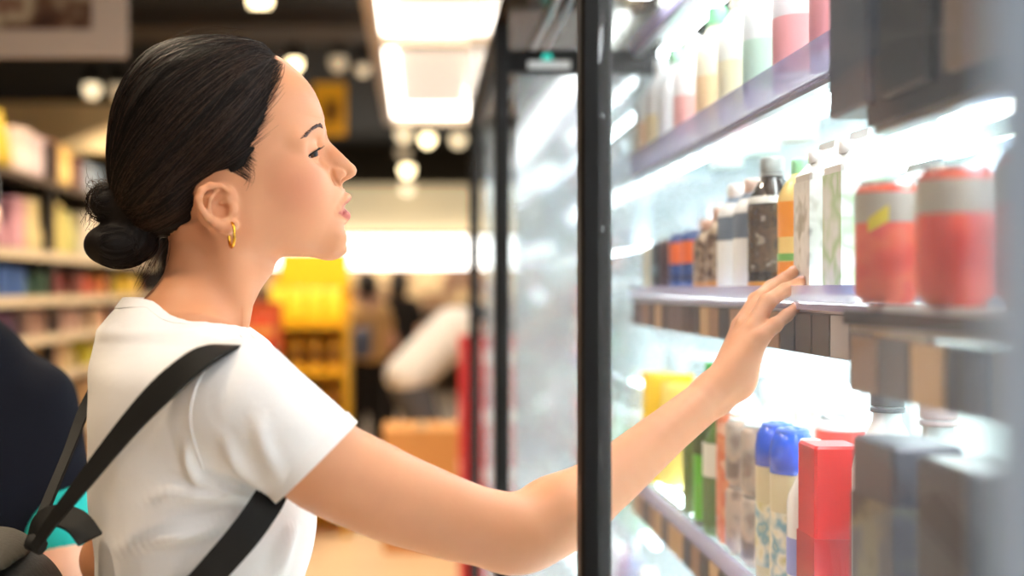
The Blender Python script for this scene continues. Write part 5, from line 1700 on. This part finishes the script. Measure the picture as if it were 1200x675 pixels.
# --- far shopper bending over the boxes, white shirt (faces the cooler)
def bend():
    hipp = A_([-.10, 0, .80]); sho = A_([.22, 0, 1.12]); hd_ = A_([.36, 0, 1.16])
    body = [(hd_, hd_+A_([.03, 0, -.02]), .085, .08, .02), (hd_+A_([.08, 0, -.05]), hd_+A_([.09, 0, -.06]), .03, .03, .03), (sho, hd_, .05, .05, .03), (hipp, sho, .11, .10, .03)]
    for sg in (1, -1):
        e_ = A_([.34, sg*.19, .90]); w_ = A_([.46, sg*.15, .78])
        body += [(sho+A_([0, sg*.16, 0]), e_, .046, .04, .03), (e_, w_, .04, .027, .02)]+hand5(w_, (.5, 0, -.8), (0, sg, 0))
    shirt_ = []
    for sg in (1, -1):
        shirt_ += [(hipp+A_([0, sg*.07, .02]), sho+A_([0, sg*.07, 0]), .125, .13, .06), (sho+A_([0, sg*.15, 0]), A_([.31, sg*.185, .97]), .07, .06, .04)]
    tr = []
    for sg in (1, -1): tr += [(hipp+A_([0, sg*.07, 0]), A_([.02, sg*.09, .45]), .115, .08, .06), (A_([.02, sg*.09, .45]), A_([-.05, sg*.09, .07]), .075, .055, .03)]
    sh_ = [[(A_([-.07, sg*.09, .045]), A_([.10, sg*.1, .035]), .045, .035, .02)] for sg in (1, -1)]
    hr = [(hd_+A_([-.02, 0, .03]), hd_+A_([.02, 0, .03]), .095, .088, .03)]
    return [('body', SKIN2, body), ('shirt', WHITE_COTTON, shirt_), ('trousers', DEN2, tr), ('shoe', BLKC, sh_[0]), ('shoe', BLKC, sh_[1]), ('hair', HAIRB, hr)]
shopper('person', 496, 7.5, math.radians(20), 'far shopper in a white shirt and grey jeans bending over boxes', bend(), res=.016)
# --- standing shoppers further down
def stand(h, top, trm, hairm, bagm=None, lng=False):
    k = h/1.65
    body = [(A_([0, 0, 1.53])*k, A_([.015, 0, 1.50])*k, .088*k, .08*k, .02), (A_([.10, 0, 1.49])*k, A_([.105, 0, 1.48])*k, .014, .014, .015), (A_([0, 0, 1.45])*k, A_([0, 0, 1.34])*k, .05*k, .055*k, .03), (A_([0, 0, 1.3])*k, A_([0, 0, .95])*k, .12*k, .12*k, .03)]
    shirt_, tr = [], []
    for sg in (1, -1):
        s_ = A_([0, sg*.17, 1.30])*k; e_ = A_([-.03, sg*.22, 1.03])*k; w_ = A_([.12, sg*.2, .86])*k
        body += [(s_, e_, .045, .04, .03), (e_, w_, .04, .027, .02)]+hand5(w_, (.4, 0, -.8), (0, sg, 0), k)
        shirt_ += [(A_([0, sg*.07, 1.27])*k, A_([0, sg*.07, .92])*k, .125*k, .12*k, .06), (s_-A_([0, sg*.02, 0]), (s_+e_)/2, .07*k, .06*k, .04)]
        tr += [(A_([0, sg*.07, .90])*k, A_([0, sg*.085, .46])*k, .11*k, .075*k, .05), (A_([0, sg*.085, .46])*k, A_([0, sg*.09, .07])*k, .075*k, .055*k, .03)]
    sh_ = [[(A_([-.06, sg*.09, .045]), A_([.10, sg*.095, .035]), .045, .035, .02)] for sg in (1, -1)]
    hr = [(A_([-.012, 0, 1.56])*k, A_([-.02, 0, 1.52])*k, .098*k, .096*k, .03)]
    if lng: hr.append((A_([-.05, 0, 1.5])*k, A_([-.07, 0, 1.3])*k, .075, .06, .03))
    return [('body', SKIN2, body), ('top', top, shirt_), ('trousers', trm, tr), ('shoe', BLKC, sh_[0]), ('shoe', BLKC, sh_[1]), ('hair', hairm, hr)]
TANC = cloth('tan_cloth', rgb(206, 164, 110)); 
shopper('person', 430, 9.6, math.radians(110), 'far shopper in a tan top and black trousers by the yellow stand', stand(1.50, TANC, BLKC, HAIRB), res=.018)
shopper('person', 468, 10.6, math.radians(80), 'far shopper dressed all in black behind the bending shopper', stand(1.52, BLKC, BLKC, HAIRB, lng=True), res=.018)
hbg = empty('shoulder_bag', P(424, 402, 9.48))
tag(hbg, 'blue-grey shoulder bag carried by the far shopper in tan', 'bag')
MB().box((0, 0, 0), (.16, .10, .24), bev=.03).build('pouch', pm((84, 94, 120), .6), hbg)
MB().tube([(-.06, 0, .11), (-.02, .02, .30), (.04, .03, .42), (.07, .02, .11)], .012, 6).build('strap', pm((60, 66, 88), .6), hbg)

# ================================================================ the black backpack
bpk = empty('backpack', P(-12, 860, 1.22))
tag(bpk, 'black backpack with webbing straps hanging behind the woman', 'backpack')
bb = A_(bpk.location)
NYL = mat('black_nylon', rgb(22, 22, 22), rough=.55, bump=.15, bscale=220)
OLV = mat('olive_nylon', rgb(52, 46, 34), rough=.6, bump=.15, bscale=220)
WEB = mat('webbing', rgb(15, 14, 12), rough=.75)
BF = Frame(600, 300, 2, HF and math.atan2(HF.fv[1], HF.fv[0])); BF.O = bb
def bl_(x, y, Y): return BF.w2l(P(x, y, Y))
fd = Field((axis(-.22, (.14, .005)), axis(-.20, (.20, .006)), axis(-.12, (.30, .005))))
c0 = bl_(6, 748, 1.24)
fd.ell(c0, (.066, .12, .090), .02)
fd.ell(bl_(-8, 705, 1.24), (.062, .11, .050), .02)
fd.ell(bl_(5, 820, 1.24), (.085, .13, .10), .04)
V_, Q_ = fd.net(); put('bag_body', V_, Q_, NYL, bpk, bb, BF)
fd = Field((axis(-.22, (.14, .004)), axis(-.20, (.20, .005)), axis(-.02, (.30, .004))))
fd.ell(bl_(-14, 676, 1.235), (.054, .105, .048), .02)
fd.D = np.maximum(fd.D, -((fd.ax[2].reshape(1, 1, -1)-bl_(0, 652, 1.235)[2])-.10*(fd.ax[0].reshape(-1, 1, 1)-bl_(0, 652, 1.235)[0])+0*fd.D)).astype(np.float32)
V_, Q_ = fd.net(); put('top_flap', V_, Q_, OLV, bpk, bb, BF)
# straps
def strap(name, pts, w, m, nrm, th=.004, parent=bpk, n=40):
    p = smooth_path([P(*q) for q in pts], n)-bb
    wd_ = np.interp(np.linspace(0, 1, n), np.linspace(0, 1, len(w)), w) if hasattr(w, '__len__') else [w]*n
    nn = smooth_path(nrm, n) if np.ndim(nrm) > 1 else nrm
    return MB().ribbon(p, list(wd_), nn, th).build(name, m, parent)
strap('shoulder_strap', [(42, 640, 1.17), (62, 610, 1.155), (100, 562, 1.13), (150, 500, 1.105), (190, 457, 1.088), (225, 427, 1.080), (250, 412, 1.088), (268, 406, 1.115), (282, 414, 1.17)],
      [.010, .012, .017, .022, .026, .027, .027, .027, .027], WEB, [(-.35, -1, .1), (-.35, -1, .1), (-.35, -1, .15), (-.3, -1, .2), (-.2, -1, .35), (-.1, -.8, .7), (-.05, -.5, 1), (0, -.1, 1), (.1, .3, .9)])
strap('shoulder_strap', [(322, 572, 1.135), (312, 590, 1.12), (290, 622, 1.11), (262, 655, 1.108), (230, 690, 1.11), (150, 770, 1.15), (50, 850, 1.2)], [.029, .030, .030, .029, .028, .026, .022], WEB, [(.3, -1, .1), (.2, -1, .1), (0, -1, .1), (-.1, -1, .1), (-.2, -1, .1), (-.3, -1, .1), (-.3, -1, .1)])
strap('shoulder_strap', [(38, 632, 1.20), (55, 590, 1.26), (80, 530, 1.34), (104, 470, 1.39), (140, 420, 1.40), (185, 396, 1.395), (225, 400, 1.39)], [.016, .014, .012, .014, .018, .022, .024], WEB, (-.2, -1, .1))
strap('carry_loop', [(36, 636, 1.19), (46, 612, 1.185), (66, 604, 1.175), (90, 612, 1.165), (106, 632, 1.155)], [.016, .020, .024, .026, .026], WEB, [(-.6, -.6, .4), (-.5, -.8, .5), (-.1, -.8, .8), (.4, -.8, .6), (.6, -.8, .3)])
MB().tube([P(34, 634, 1.18)-bb, P(50, 642, 1.175)-bb], .008, 8).build('strap_anchor', WEB, bpk)
